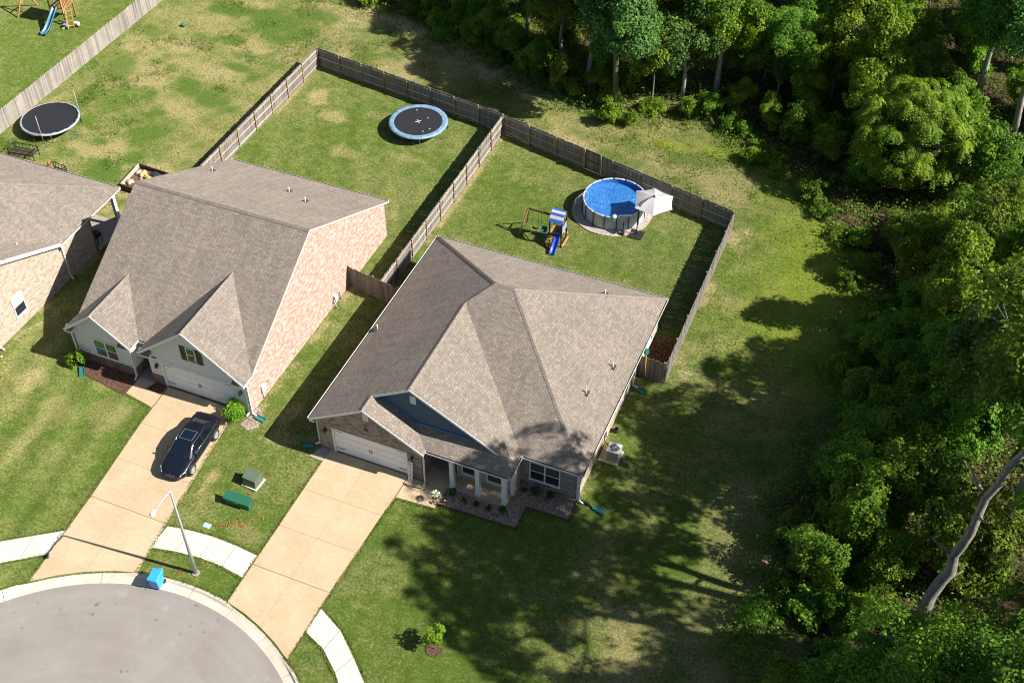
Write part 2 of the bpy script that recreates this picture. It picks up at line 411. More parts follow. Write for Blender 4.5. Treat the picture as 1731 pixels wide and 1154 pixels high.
# ------------------------------------------------------------------ ground sheet
def vnoise(X, Y, s, seed):
    g = np.random.default_rng(seed).random((64, 64)); x = X/s+100; y = Y/s+100
    xi = np.floor(x).astype(int); yi = np.floor(y).astype(int); fx = x-xi; fy = y-yi
    fx = fx*fx*(3-2*fx); fy = fy*fy*(3-2*fy); a = lambda i, j: g[(xi+i) % 64, (yi+j) % 64]
    return (a(0,0)*(1-fx)+a(1,0)*fx)*(1-fy)+(a(0,1)*(1-fx)+a(1,1)*fx)*fy
def fbm(X, Y, s, seed, o=4):
    r = 0; amp = .5; tot = 0
    for i in range(o): r = r+amp*vnoise(X, Y, s/2**i, seed+i*17); tot += amp; amp *= .55
    return r/tot
def sstep(a, b, x): t = np.clip((x-a)/(b-a), 0, 1); return t*t*(3-2*t)
def inpoly(X, Y, P):
    r = np.zeros(X.shape, bool); n = len(P)
    for i in range(n):
        x0, y0 = P[i]; x1, y1 = P[(i+1) % n]
        c = ((y0 > Y) != (y1 > Y)) & (X < (x1-x0)*(Y-y0)/((y1-y0) if y1 != y0 else 1e-9)+x0); r ^= c
    return r
def polydist(X, Y, P):
    """signed distance to a closed outline, negative inside"""
    d = np.full(X.shape, 1e9)
    for i in range(len(P)):
        ax, ay = P[i]; bx, by = P[(i+1) % len(P)]
        t = np.clip(((X-ax)*(bx-ax)+(Y-ay)*(by-ay))/((bx-ax)**2+(by-ay)**2+1e-9), 0, 1)
        d = np.minimum(d, np.hypot(X-ax-t*(bx-ax), Y-ay-t*(by-ay)))
    return np.where(inpoly(X, Y, P), -d, d)
RC = (-1.57, -24.49); RR = 12.3; CW = .70
FOREST = [(-60, 62), (-34, 55), (-23, 49.5), (-16.5, 47.6), (-6.5, 43), (-.9, 40.4), (4.3, 41), (10, 41.6), (15.5, 40.6), (18.5, 39), (23, 34.6), (26.3, 29), (28.5, 22.8),
          (28.8, 15), (28, 11.4), (27.3, 5.4), (26.9, 1.6), (27.3, -2), (28.2, -6), (30, -16), (34, -30), (120, -40), (120, 140), (-60, 140)]
def bed(n): return BEDS[n]
xs = np.concatenate([[-900, -450, -220, -120, -80], np.arange(-58, 46.01, .3), [52, 65, 90, 160, 320, 900]])
ys = np.concatenate([[-700, -350, -160, -80, -45], np.arange(-26, 76.01, .3), [82, 95, 140, 260, 500, 900]])
X, Y = np.meshgrid(xs, ys, indexing='ij'); nx, ny = X.shape
Z = (fbm(X, Y, 3.0, 5)-.5)*.05
rd = np.hypot(X-RC[0], Y-RC[1])
ring = RR+CW-.04; near = (np.abs(rd-ring) < .24) & ~((np.abs(X-RC[0]) < 4.9) & (Y < RC[1]))
sc_r = np.where(near, ring/np.maximum(rd, .1), 1.0); X = RC[0]+(X-RC[0])*sc_r; Y = RC[1]+(Y-RC[1])*sc_r
inroad = ((rd < ring) & ~near) | ((np.abs(X-RC[0]) < 4.9) & (Y < RC[1]))
Z = np.where(near, 0.0, Z); Z = np.where(inroad, -.5, Z)
fd = polydist(X, Y, FOREST)
# zones
f1 = fbm(X, Y, 7, 11); f2 = fbm(X, Y, 2.2, 23, 3); f3 = fbm(X, Y, 14, 31, 3); f4 = fbm(X, Y, .9, 47, 2)
dry = np.full(X.shape, .27)+(f1-.5)*.55+(f2-.5)*.55
lush = sstep(.5, .8, f3)*.22
bright = np.zeros(X.shape); bare = np.zeros(X.shape)
stripe = np.full(X.shape, .5)
def zone(x0, y0, x1, y1, soft=.6):
    return sstep(x0-soft, x0+soft, X)*sstep(x1+soft, x1-soft, X)*sstep(y0-soft, y0+soft, Y)*sstep(y1+soft, y1-soft, Y)
def lerp(a, b, t): return a+(b-a)*t
def blob(cx, cy, rx, ry, rot=0):
    c, s_ = math.cos(rot), math.sin(rot); dx = X-cx; dy = Y-cy
    d = np.hypot((dx*c+dy*s_)/rx, (-dx*s_+dy*c)/ry)+(f2-.5)*1.3+(f4-.5)*1.0
    return sstep(1.25, .2, d)
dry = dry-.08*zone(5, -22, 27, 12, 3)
# rough meadow beside and behind the fences
mead = np.maximum(zone(-39.2, 14, -20.9, 60), zone(-60, 37.5, 40, 80, 1.2)*(Y > 36.9-(X+20)*.16))
behind = sstep(-.3, .8, Y-np.interp(X, [-60, -20.7, -2.5, 17.5, 40], [43, 37.3, 34.3, 29.4, 24]))
field = sstep(17.4, 18.2, X)*sstep(-12, -6, Y)
mead = np.clip(np.maximum(zone(-39.2, 13.5, -20.9, 60), behind*(1-field*.75)), 0, 1)
dry = lerp(dry, .62+(f1-.5)*1.3+(f2-.5)*1.2, mead)
lush = lerp(lush, sstep(.54, .70, fbm(X, Y, 2.8, 71, 4))*.75, mead)
bare += mead*sstep(.60, .78, f2)*.35
# sunny field right of the fence
dry = lerp(dry, .34+(f1-.5)*.9+(f2-.5)*1.1, field*(1-.5*behind))
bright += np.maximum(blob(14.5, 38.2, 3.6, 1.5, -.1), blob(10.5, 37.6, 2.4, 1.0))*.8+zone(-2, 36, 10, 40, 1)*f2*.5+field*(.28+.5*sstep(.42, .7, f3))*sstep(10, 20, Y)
bare += field*zone(17.6, 13, 19.2, 32, .5)*sstep(.48, .62, f2)*.55
# left meadow: worn tan patches seen in the photo
for (u, v, ru, rv) in ((250, 130, 3.6, 2), (330, 110, 3.2, 1.8), (190, 250, 3.4, 1.4), (300, 185, 3, 1.6), (160, 255, 2.6, 1.2), (420, 75, 3, 1.6), (245, 85, 2.4, 1.3), (620, 35, 6, 2.0), (760, 110, 6, 1.6), (900, 160, 5, 1.4), (1000, 215, 4, 1.5), (1120, 240, 3, 1.2)):
    p = px(u, v); dry = np.maximum(dry, blob(p.x, p.y, ru, rv, -.1)*1.05); lush *= 1-.7*blob(p.x, p.y, ru, rv)
for (u, v, ru, rv) in ((320, 145, 1.6, 1), (265, 190, 1.0, .7), (185, 285, 1.6, 1.6), (230, 270, 2, 1.2), (395, 70, 1.6, 1), (170, 240, 1, .6), (400, 115, 1.2, .8), (250, 228, 1.4, .8), (350, 170, 2.6, 1.4), (480, 50, 4, 2), (430, 25, 6, 1.5), (540, 30, 3, 1.2)):
    p = px(u, v); lush = np.maximum(lush, blob(p.x, p.y, ru, rv)*.95); dry *= 1-.75*blob(p.x, p.y, ru, rv)
for (u, v, ru, rv) in ((760, 85, 3.5, 1.5), (830, 125, 3, 1.3), (690, 45, 4, 1.5), (640, 20, 4, 1.3), (890, 160, 2, 1)):
    p = px(u, v); b = blob(p.x, p.y, ru, rv, -.4); bare = np.maximum(bare, b*.75); dry = np.maximum(dry, b)
# yards
yM = zone(-20.6, 13.8, -2.6, 35.5, .2); yR = zone(-2.3, 12.5, 17.3, 32, .2)
dry = lerp(dry, .25+(f1-.5)*.55+(f2-.5)*.45, np.maximum(yM, yR))
lush = lerp(lush, .22*sstep(.42, .7, f3), np.maximum(yM, yR))
for (u, v, ru, rv, k) in ((535, 165, 1.6, 1.9, .95), (560, 195, 1.6, 1.2, .8), (505, 145, .9, 1.6, .9), (590, 260, 2.6, .8, .6), (690, 270, 2.4, 1, .6), (665, 360, 1.2, 1.6, .75), (700, 330, 1, 1.6, .5), (850, 225, 1.3, .9, .9), (955, 500, 3, .6, .5), (1020, 470, 2.2, .7, .5), (895, 300, 2.6, 1, .4), (1140, 510, 1.2, .8, .3), (1080, 300, 1, .5, .4), (600, 400, .8, 2, .5), (650, 200, 2.5, .8, .4)):
    p = px(u, v); b = blob(p.x, p.y, ru, rv); dry = np.maximum(dry, b*k); bare = np.maximum(bare, b*(k-.45)*.6)
# front lawns with mower stripes along the driveways
fr = zone(-24, -14, -11, 2, .8)+zone(-6, -12, .5, 12, .5)+zone(5.5, -22, 27, 1.5, .8)
stripe = stripe+(zone(-30, -20, -10, 3, .5)*np.sin((X+.12*Y)*2*np.pi/2.3)*.42+zone(-20, 20, -3, 36, .5)*np.sin((X*.8+Y*.35)*2*np.pi/2.1)*.20+zone(-2, 16, 17, 32, .5)*np.sin((X+Y*.2)*2*np.pi/2.0)*.14+zone(17.6, -5, 28, 36, 1)*np.sin((X*.55-Y*.4)*2*np.pi/1.8)*.18)
for (u, v, ru, rv, k) in ((40, 640, 2, 1.5, .8), (95, 690, 1.6, 2.5, .6), (190, 700, 1.4, 1.6, .6), (240, 730, .5, 1.3, .95), (225, 790, .5, 1.3, .9), (30, 760, .8, 3, .6), (120, 860, 1.5, .8, .6), (250, 665, .7, .3, .9), (500, 690, .8, 2.2, .75), (470, 740, 1.6, .8, .7), (530, 740, .8, 1.2, .7), (340, 830, .35, 2, .95), (345, 860, 1, .8, .5), (420, 905, 1.4, .7, .5), (520, 800, .6, 1.4, .6), (640, 970, 1.8, 2, .35), (900, 1000, 3, 1.2, .3), (1040, 670, .7, 1.6, .95), (1015, 745, .5, 1.5, .7), (985, 800, .5, 1.2, .8), (1200, 650, 4, 1.2, .5), (1250, 720, 3, 2, .45), (1300, 690, 2.5, 1.2, .5), (70, 590, 1.0, 2.5, .8), (1130, 600, .8, 1.2, .7), (1170, 590, 1, .7, .6), (620, 500, .7, 1.6, .6)):
    p = px(u, v); b = blob(p.x, p.y, ru, rv); dry = np.maximum(dry, b*k); bare = np.maximum(bare, b*np.clip(k-.5, 0, 1)*.7)
# bare strips along foundations and fence feet
for (x0, y0, x1, y1) in ((-5.25, .5, -4.75, 19), (15.75, 2.5, 16.3, 13), (-20.9, 17, -20.3, 37), (-3.0, 14, -2.0, 34), (-24, -1, -23, 10), (17.3, 13, 18.0, 30)):
    b = zone(x0, y0, x1, y1, .12)*sstep(.35, .62, f2); dry = np.maximum(dry, b*.9); bare = np.maximum(bare, b*.4)
b = blob(-22.6, 2.3, .35, 3.2, -.35); bare = np.maximum(bare, b*.5)
for (u, v) in ((1298, 938), (1285, 945)):
    p = px(u, v); bare = np.maximum(bare, blob(p.x, p.y, .8, .6)*.9)
# woodland floor
floor = sstep(.6, -2.6, fd+(f2-.5)*5.0+(f1-.5)*5.0)
edge = sstep(5, .5, np.abs(fd))*sstep(14, 22, Y+X*.1)
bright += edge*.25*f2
lush = np.clip(lush+edge*.4, 0, 1)
shade_thin = zone(19, 2, 29, 17, 3)*sstep(.45, .62, f3*.5+f1*.5)
bare = np.clip(bare+shade_thin*.08, 0, 1); dry = dry+shade_thin*.12
verts = np.stack([X, Y, Z], -1).reshape(-1, 3)
ii = np.arange(nx*ny).reshape(nx, ny)
quads = np.stack([ii[:-1, :-1], ii[1:, :-1], ii[1:, 1:], ii[:-1, 1:]], -1).reshape(-1, 4)
def npmesh(name, V, F, n):
    me = bpy.data.meshes.new(name); V = np.asarray(V, np.float32); F = np.asarray(F, np.int32)
    me.vertices.add(len(V)); me.vertices.foreach_set('co', V.ravel())
    me.loops.add(F.size); me.loops.foreach_set('vertex_index', F.ravel())
    me.polygons.add(len(F)); me.polygons.foreach_set('loop_start', np.arange(0, F.size, n, dtype=np.int32)); me.polygons.foreach_set('loop_total', np.full(len(F), n, np.int32))
    me.update(calc_edges=True); return me
gm = npmesh('ground', verts, quads, 4)
gm.polygons.foreach_set('use_smooth', np.ones(len(quads), bool))
def cattr(me, name, r, g, b, dom='POINT'):
    a = me.attributes.new(name, 'FLOAT_COLOR', dom); d = np.ones((r.size, 4), np.float32)
    d[:, 0] = np.clip(r.ravel(), 0, 1); d[:, 1] = np.clip(g.ravel(), 0, 1); d[:, 2] = np.clip(b.ravel(), 0, 1)
    a.data.foreach_set('color', d.ravel())
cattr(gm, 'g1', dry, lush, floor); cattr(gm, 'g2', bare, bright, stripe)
def groundmat():
    t = NT('grass_and_soil'); p = t.pos()
    a1 = t.n('Attribute', attribute_name='g1'); s1 = t.n('SeparateColor'); t.l(a1.outputs['Color'], s1.inputs[0])
    a2 = t.n('Attribute', attribute_name='g2'); s2 = t.n('SeparateColor'); t.l(a2.outputs['Color'], s2.inputs[0])
    nf = t.noise(p, 6, 6, .78); nm = t.noise(p, 1.5, 6, .72); nh = t.noise(p, 8, 6, .9)
    def soft(v, gain, a, b):
        x = t.mth('ADD', v, t.mth('MULTIPLY', t.mth('SUBTRACT', t.mth('ADD', t.mth('MULTIPLY', nf, .6), t.mth('MULTIPLY', nm, .4)), .5), gain))
        return t.ramp(x, [(a, (0,0,0)), (b, (1,1,1))])
    c = t.ramp(nm, [(.3, (.054, .094, .013)), (.7, (.094, .139, .024))])
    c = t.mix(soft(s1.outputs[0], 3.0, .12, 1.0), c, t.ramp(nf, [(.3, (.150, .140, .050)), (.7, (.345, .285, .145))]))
    c = t.mix(soft(s1.outputs[1], 3.4, .22, 1.25), c, t.ramp(nf, [(.3, (.045, .088, .014)), (.7, (.095, .145, .028))]))
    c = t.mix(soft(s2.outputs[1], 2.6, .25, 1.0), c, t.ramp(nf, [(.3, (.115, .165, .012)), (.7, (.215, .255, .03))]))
    c = t.mix(soft(s2.outputs[0], 2.8, .25, 1.0), c, t.ramp(nf, [(.3, (.30, .215, .12)), (.7, (.46, .36, .235))]))
    c = t.mix(soft(s1.outputs[2], 1.6, .3, .8), c, t.ramp(nf, [(.3, (.035, .024, .014)), (.7, (.12, .078, .046))]))
    c = t.mix(1.0, c, t.ramp(s2.outputs[2], [(0, (.80, .83, .78)), (.5, (1, 1, 1)), (1, (1.2, 1.17, 1.2))]), 'MULTIPLY')
    c = t.mix(1.0, c, t.ramp(nh, [(.34, (.5, .52, .48)), (.66, (1.45, 1.43, 1.4))]), 'MULTIPLY')
    t.set(Base_Color=c, Roughness=.95); t.b.inputs['Specular IOR Level'].default_value = .1; t.b.inputs['Diffuse Roughness'].default_value = .7
    t.bump(t.mth('ADD', nh, t.mth('MULTIPLY', nf, .7)), .9, .05)
    return t.m
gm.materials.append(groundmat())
go = bpy.data.objects.new('ground', gm); col.objects.link(go); go['kind'] = 'structure'
# ------------------------------------------------------------------ road, kerb, pavement, driveways
mb = MB()
mb.prism([(RC[0]+(RR+.05)*math.cos(t), RC[1]+(RR+.05)*math.sin(t)) for t in np.linspace(0, 2*math.pi, 97)[:-1]], -.3, -.13)
struct('road', mb, K['asphalt'])
mb = MB(); mb.prism([(RC[0]-4.6, -90), (RC[0]+4.6, -90), (RC[0]+4.6, RC[1]-5), (RC[0]-4.6, RC[1]-5)], -.3, -.135); struct('road', mb, K['asphalt'])
kerb = bpy.data.objects.new('kerb', None); col.objects.link(kerb); kerb.location = (RC[0], RC[1], -.13); kerb['kind'] = 'structure'
ang0, ang1 = rad(-65), rad(245); nseg = 26
drops = [(-10.3, -4.9), (.45, 5.6)]
for k in range(nseg):
    a, b = ang0+(ang1-ang0)*k/nseg, ang0+(ang1-ang0)*(k+1)/nseg; gap = .0012
    mb = MB(); n = 6; rows = []
    for i in range(n+1):
        t = a+gap+(b-a-2*gap)*i/n; c, s_ = math.cos(t), math.sin(t); xx = RC[0]+RR*c
        d = max(0, min(1, max(min((xx-l)/.7, (h-xx)/.7) for l, h in drops))) if s_ > 0 else 0
        ht = .02-.075*d
        prof = [(RR, -.32), (RR, -.118), (RR+.40, -.095), (RR+.47, -.085), (RR+.55, ht-.012), (RR+.58, ht), (RR+CW, ht+.004), (RR+CW, -.32)]
        rows += [(RC[0]+r*c, RC[1]+r*s_, z) for r, z in prof]
    m_ = 8; fs = [(i*m_+j, i*m_+(j+1) % m_, (i+1)*m_+(j+1) % m_, (i+1)*m_+j) for i in range(n) for j in range(m_)]
    fs += [tuple(range(m_))[::-1], tuple(n*m_+j for j in range(m_))]
    mb.add(rows, [f[::-1] for f in fs]); mb.build('kerb_section', K['curb'], kerb)
def slabs(parent, name, quads_, mat, z0, z1, gap=.009):
    """each quad (4 corners ccw) becomes one slab, shrunk by the joint"""
    for q in quads_:
        c = sum((Vector((p[0], p[1])) for p in q), Vector((0, 0)))/len(q); pts = []
        for p in q:
            v = Vector((p[0], p[1]))-c; pts.append(tuple(c+v*(1-gap/max(v.length, .1))))
        mb = MB(); mb.prism(pts, z0, z1 if not isinstance(z1, list) else z1[0]); mb.build(name, mat, parent)
def strip(left, right, n_across=1):
    """matching polylines -> quads"""
    out = []
    for i in range(len(left)-1):
        for k in range(n_across):
            a, b = k/n_across, (k+1)/n_across
            L = lambda P, Q, t: (P[0]+(Q[0]-P[0])*t, P[1]+(Q[1]-P[1])*t)
            out.append([L(left[i], right[i], a), L(left[i], right[i], b), L(left[i+1], right[i+1], b), L(left[i+1], right[i+1], a)])
    return out
def arc(x):  # back of kerb at x
    return RC[1]+math.sqrt((RR+CW+.02)**2-(x-RC[0])**2)
def group(name, z=0.0, loc=(0, 0)):
    o = bpy.data.objects.new(name, None); col.objects.link(o); o.location = (loc[0], loc[1], z); o['kind'] = 'structure'; return o
dR = group('driveway', 0, (3.1, -6)); yj = [0.0, -3.25, -6.1, -9.0]
Lx = lambda y: .60+(.62-.60)*(-y/11); Rx = lambda y: 5.85-.045*(-y)
slabs(dR, 'slab', strip([(Lx(y), y) for y in yj], [(Rx(y) if y > -1 else Rx(y), y) for y in yj], 2), K['drive'], -.2, .035)
slabs(dR, 'slab', [[(.62, arc(.62)), (1.9, arc(1.9)), (3.05, arc(3.05)), (3.12, -9.02), (.62, -9.02)], [(3.05, arc(3.05)), (4.3, arc(4.3)), (5.38, arc(5.38)), (5.46, -9.02), (3.12, -9.02)]], K['drive'], -.2, .03)
slabs(dR, 'slab', [[(5.88, -1.75), (7.2, -1.66), (7.15, -.05), (5.88, -.05)], [(7.22, -1.66), (8.3, -1.6), (8.4, .12), (7.17, .02)]], K['drive'], -.2, .034)
mb = MB(); mb.prism([(-.35, -.95), (.57, -1.0), (.57, -.02), (.02, -.02)], -.1, .045); mb.build('brick_apron', K['slab'], dR)
mb = MB(); mb.prism([(.55, -.0), (5.9, -.0), (5.85, -3), (5.5, -9.5), (5.4, arc(5.4)+.1), (3, arc(3)+.1), (.7, arc(.7)+.1)], -.25, .008); mb.build('joint_bed', K['joint'], dR)
dM = group('driveway', 0, (-8.3, -6)); yj = [.62, -2.6, -5.5, -8.5]
lx = lambda y: -11.35 if y > -1.3 else -11.35+(-1.3-y)*.105
rx_ = lambda y: -6.35+(.6-y)*.105
slabs(dM, 'slab', strip([(lx(y), y) for y in yj], [(rx_(y), y) for y in yj], 2), K['drive'], -.2, .035)
a0, a1 = lx(-8.5), rx_(-8.5); mid = (a0+a1)/2
slabs(dM, 'slab', [[(-10.15, arc(-10.15)), (-9, arc(-9)), (-7.65, arc(-7.65)), (mid, -8.52), (a0, -8.52)], [(-7.65, arc(-7.65)), (-6.3, arc(-6.3)), (-5.0, arc(-5.0)), (a1, -8.52), (mid, -8.52)]], K['drive'], -.2, .03)
slabs(dM, 'slab', [[(-13.55, -.85), (-11.4, -1.25), (-11.4, .6), (-12.5, .6), (-13.55, .62)]], K['drive'], -.2, .032)
mb = MB(); mb.prism([(-13.5, .5), (-6.4, .55), (-5.5, -8), (-5.1, arc(-5.1)+.1), (-7.6, arc(-7.6)+.1), (-10.1, arc(-10.1)+.1), (-10.6, -8), (-11.3, -1.3), (-13.5, -.8)], -.25, .008); mb.build('joint_bed', K['joint'], dM)
def walk(top, bot, nper):
    g = group('pavement', 0, (bot[0][0], bot[0][1])); T = []; Bt = []
    def resamp(P, n):
        P = np.array(P); d = np.r_[0, np.cumsum(np.hypot(*np.diff(P, axis=0).T))]; s = np.linspace(0, d[-1], n+1)
        return list(zip(np.interp(s, d, P[:, 0]), np.interp(s, d, P[:, 1])))
    slabs(g, 'slab', strip(resamp(bot, nper), resamp(top, nper)), K['walk'], -.2, .032, .024)
walk([(-5.25, -8.6), (-3.56, -8.3), (-1.65, -8.2), (.55, -8.4)], [(-5.33, -10.25), (-3.36, -9.85), (-1.5, -9.72), (.55, -10.0)], 4)
walk([(5.52, -10.05), (7.35, -10.97), (9.78, -13.13), (12, -16), (13.4, -19.5)], [(5.42, -11.65), (6.77, -12.18), (8.6, -13.62), (10.6, -16.5), (11.8, -19.8)], 7)
walk([(-22, -19.5), (-17, -15.8), (-13.4, -13.16), (-10.45, -11.1)], [(-21, -20.8), (-16, -17), (-12.42, -14.37), (-10.2, -12.75)], 8)
# planting beds (raised sheets of gravel or mulch)
def sheet(name, pts, mat, z=.03, h=.1):
    mb = MB(); mb.prism(pts, z-h, z); return struct(name, mb, mat)
sheet('mulch_bed', [(-17.9, .66), (-18.2, .1), (-17.2, -.5), (-15.5, -.75), (-13.6, -1.05), (-13.58, .66)], K['mulch'], .04)
sheet('mulch_bed', [(-12.6, -.05), (-11.45, -.15), (-11.45, .64), (-12.3, .64)], K['mulch'], .05)
sheet('mulch_bed', [(15.74, 13.25), (17.42, 13.05), (17.4, 16.6), (16.6, 17.0), (15.74, 16.8)], K['mulch2'], .05)
sheet('mulch_bed', [(12.2+.45*math.cos(t)*(1+.15*math.sin(3*t)), -10.05+.4*math.sin(t)) for t in np.linspace(0, 6.28, 15)[:-1]], K['mulch'], .035)
BED = [(8.25, -1.3), (13.22, -1.15), (13.2, .49), (15.78, .55), (15.72, 2.14), (12.05, 2.14), (12.05, .12), (8.45, .12)]
sheet('gravel_bed', BED, K['gravel'], .05)
sheet('gravel_bed', [(-5.3, .55), (-5.5, -.35), (-4.9, -.6), (-4.3, -.2), (-4.8, 1.2), (-5.25, 1.4)], K['gravel'], .03)
# ------------------------------------------------------------------ house kit
def wall_y(parent, pts, y, mat, t=.15, name='wall'):
    return MB().wallpoly([(x, y, z) for x, z in pts], (0, t, 0)).build(name, mat, parent)
def wall_x(parent, pts, x, mat, t=-.15, name='wall'):
    return MB().wallpoly([(x, y, z) for y, z in pts], (t, 0, 0)).build(name, mat, parent)
K['glass_refl_up'] = glass('upper_glass_painted_reflection', (.05, .075, .075))  # lighter teal base colour paints in the sky and trees mirrored by upper panes
K['glass_refl_green'] = glass('glass_painted_green_reflection', (.03, .055, .02))  # green base colour paints reflected foliage into the panes
def window(parent, axis, w, u0, u1, z0, z1, face, cols=2, sash=True, up_mat='glass_refl_up', trim=.07, low_mat='glass'):
    """axis 'y': wall plane y=w with outside towards face*y ; axis 'x' likewise"""
    def P(mb, a0, b0, a1, b1, d0, d1):
        if axis == 'y': mb.box(a0, w+face*d0, b0, a1, w+face*d1, b1)
        else: mb.box(w+face*d0, a0, b0, w+face*d1, a1, b1)
    mb = MB(); f = trim
    P(mb, u0-f, z1, u1+f, z1+f, 0, .06); P(mb, u0-f, z0-f*.6, u1+f, z0, 0, .05)
    P(mb, u0-f, z0, u0, z1, 0, .06); P(mb, u1, z0, u1+f, z1, 0, .06)
    cw = (u1-u0)/cols
    for c in range(1, cols): P(mb, u0+c*cw-.045, z0, u0+c*cw+.045, z1, 0, .055)
    fr = mb.build('window', K['white'], parent)
    mb = MB(); P(mb, u0-f-.03, z0-f*.6-.05, u1+f+.03, z0-f*.6, 0, .10); mb.build('sill', K['white'], fr)
    for c in range(cols):
        a, b = u0+c*cw+(.05 if c else 0), u0+(c+1)*cw-(.05 if c < cols-1 else 0)
        if sash:
            zm = (z0+z1)/2
            mb = MB(); P(mb, a, zm-.025, b, zm+.025, .012, .04); mb.build('sash_rail', K['white'], fr)
            mb = MB(); P(mb, a, z0, b, zm-.025, .002, .012); mb.build('pane', K[low_mat], fr)
            mb = MB(); P(mb, a, zm+.025, b, z1, .002, .018); mb.build('pane', K[up_mat], fr)
        else:
            mb = MB(); P(mb, a, z0, b, z1, .002, .015); mb.build('pane', K[up_mat], fr)
    return fr
def slope(parent, pts, name='roof_slope', mat='shingle', t=.14):
    return MB().wallpoly(pts, (0, 0, -t)).build(name, K[mat], parent)
def ridge(parent, p, q, drop=.5, w=.15):
    p = Vector(p); q = Vector(q); d = (q-p); L = d.length; d.normalize(); sd_ = Vector((-d.y, d.x, 0)).normalized()
    mb = MB(); n = max(2, int(L/.2)); zz = Vector((0, 0, 1))
    for k in range(n):
        a = p+d*(L*k/n)+zz*.012; b = p+d*(L*(k+1.25)/n)+zz*.038
        if k == n-1: b = q+zz*.038
        vs = [a, b, b+sd_*w-zz*w*drop, a+sd_*w-zz*w*drop, b-sd_*w-zz*w*drop, a-sd_*w-zz*w*drop]
        mb.add(vs, [(0, 1, 2, 3), (1, 0, 5, 4)])
    return mb.build('ridge_cap', K['ridge'], parent)
def gutter(parent, p, q, out, z=None):
    """U-shaped gutter along an eave from p to q; out = outward unit vector"""
    p = Vector(p); q = Vector(q); o = Vector(out)*1.0; zz = Vector((0, 0, 1)); mb = MB()
    mb.bar(p+o*.105-zz*.07, q+o*.105-zz*.07, .016, .11); pass
    mb.bar(p+o*.065-zz*.115, q+o*.065-zz*.115, .09, .02)
    d = (q-p).normalized()
    for e in (p+d*.01, q-d*.01): mb.bar(e+o*.005-zz*.06, e+o*.12-zz*.06, .016, .125)
    g = mb.build('gutter', K['gutter'], parent)
    mb = MB(); mb.bar(p+o*.064-zz*.085, q+o*.064-zz*.085, .078, .012); mb.build('trough', K['trough'], g)  # near-black strip paints the shadow in the gutter opening
    return g
def board(parent, p, q, w=.035, h=.15, name='rake_board', mat='white'):
    return MB().bar(p, q, w, h).build(name, K[mat], parent)
def downspout(parent, x, y, z1, kick=(0, -1), z0=.08):
    mb = MB(); k = Vector((kick[0], kick[1], 0))
    mb.box(x-.045, y-.045, z0+.12, x+.045, y+.045, z1); mb.bar((x, y, z0+.17), Vector((x, y, z0))+k*.32, .085, .085)
    return mb.build('downspout', K['gutter'], parent)
def vent(parent, x, y, z, hgt=.42):
    mb = MB(); mb.box(x-.17, y-.22, z-.01, x+.17, y+.2, z+.035)
    f = mb.build('vent_flashing', K['trough'], parent)
    MB().cyl((x, y, z-.05), .045, hgt, 10).build('vent_pipe', K['white'], f)
def garage_door(parent, x0, x1, z1, y, strapside=True, ring=False, z0=.04):
    fr = MB(); fr.box(x0-.1, y-.03, z0-.02, x0, y+.1, z1); fr.box(x1, y-.03, z0-.02, x1+.1, y+.1, z1); fr.box(x0-.1, y-.03, z1, x1+.1, y+.1, z1+.1)
    d = fr.build('garage_door', K['white'], parent)
    n = 4; hh = (z1-z0)/n
    for k in range(n):
        mb = MB(); a, b = z0+k*hh+.004, z0+(k+1)*hh-.004
        mb.box(x0+.005, y+.07, a, x1-.005, y+.13, b)
        m8 = 8; ww = (x1-x0)/m8
        for j in range(m8): mb.box(x0+j*ww+.07, y+.055, a+.07, x0+(j+1)*ww-.07, y+.07, b-.07)
        mb.build('door_section', K['door_white'], d)
    for zz in (z0+.38*1.0, z1-.12):
        for s in (0, 1):
            xa = x0+.04 if s == 0 else x1-.04; xb = xa+(.55 if s == 0 else -.55)
            mb = MB(); mb.box(min(xa, xb), y+.043, zz-.025, max(xa, xb), y+.054, zz+.025); mb.build('strap_hinge', K['black'], d)
    xc = (x0+x1)/2
    for s in (-.07, .07):
        mb = MB(); mb.box(xc+s-.018, y+.03, z0+.85, xc+s+.018, y+.054, z0+1.13); mb.build('handle', K['black'], d)
    return d
def lantern(parent, x, y, z):
    mb = MB(); mb.box(x-.06, y-.03, z-.12, x+.06, y, z+.14); mb.bar((x, y-.02, z+.14), (x, y-.16, z+.20), .025, .025)
    l = mb.build('wall_lantern', K['black'], parent)
    mb = MB(); mb.box(x-.065, y-.21, z-.14, x+.065, y-.08, z+.1)
    mb.add([(x-.085, y-.23, z+.1), (x+.085, y-.23, z+.1), (x+.085, y-.06, z+.1), (x-.085, y-.06, z+.1), (x, y-.145, z+.2)], [(0,1,4),(1,2,4),(2,3,4),(3,0,4),(3,2,1,0)])
    mb.build('lantern_cage', K['black'], l)
HE = 2.84
# ------------------------------------------------------------------ main house with the blue gable
H = empty('brick_house', (7.9, 9, 0), 'grey brick house with blue gable, hipped roof and front porch beside the pool yard', 'house')
S = .605
Q0, Q1 = (3.4, -.33, 5.1), (3.4, .92, 5.1)
G0, P3 = (5.87, .92, 6.595), (5.87, 8.61, 6.595)
P1, P2 = (7.22, 10.09, 7.41), (8.48, 10.09, 7.41)
E1, E2, E3, E4 = (-.33, -.33, HE), (-.33, 17.64, HE), (16.03, 17.64, HE), (16.03, 1.80, HE)
VB = (12.33, 1.80, HE); PC = (12.33, 0, HE); PL = (7.13, 0, HE)
R0 = (11.35, .92, 3.41)
slope(H, [E1, Q0, Q1, G0, P3, P1, E2])
slope(H, [E2, P1, P2, E3]); slope(H, [P2, E4, E3]); slope(H, [P1, P3, VB, E4, P2])
slope(H, [G0, R0, PC, VB, P3])
slope(H, [Q0, (7.13, -.33, HE), PL, (5.87, 1.26, 3.60), (3.4, 1.26, 5.1)])
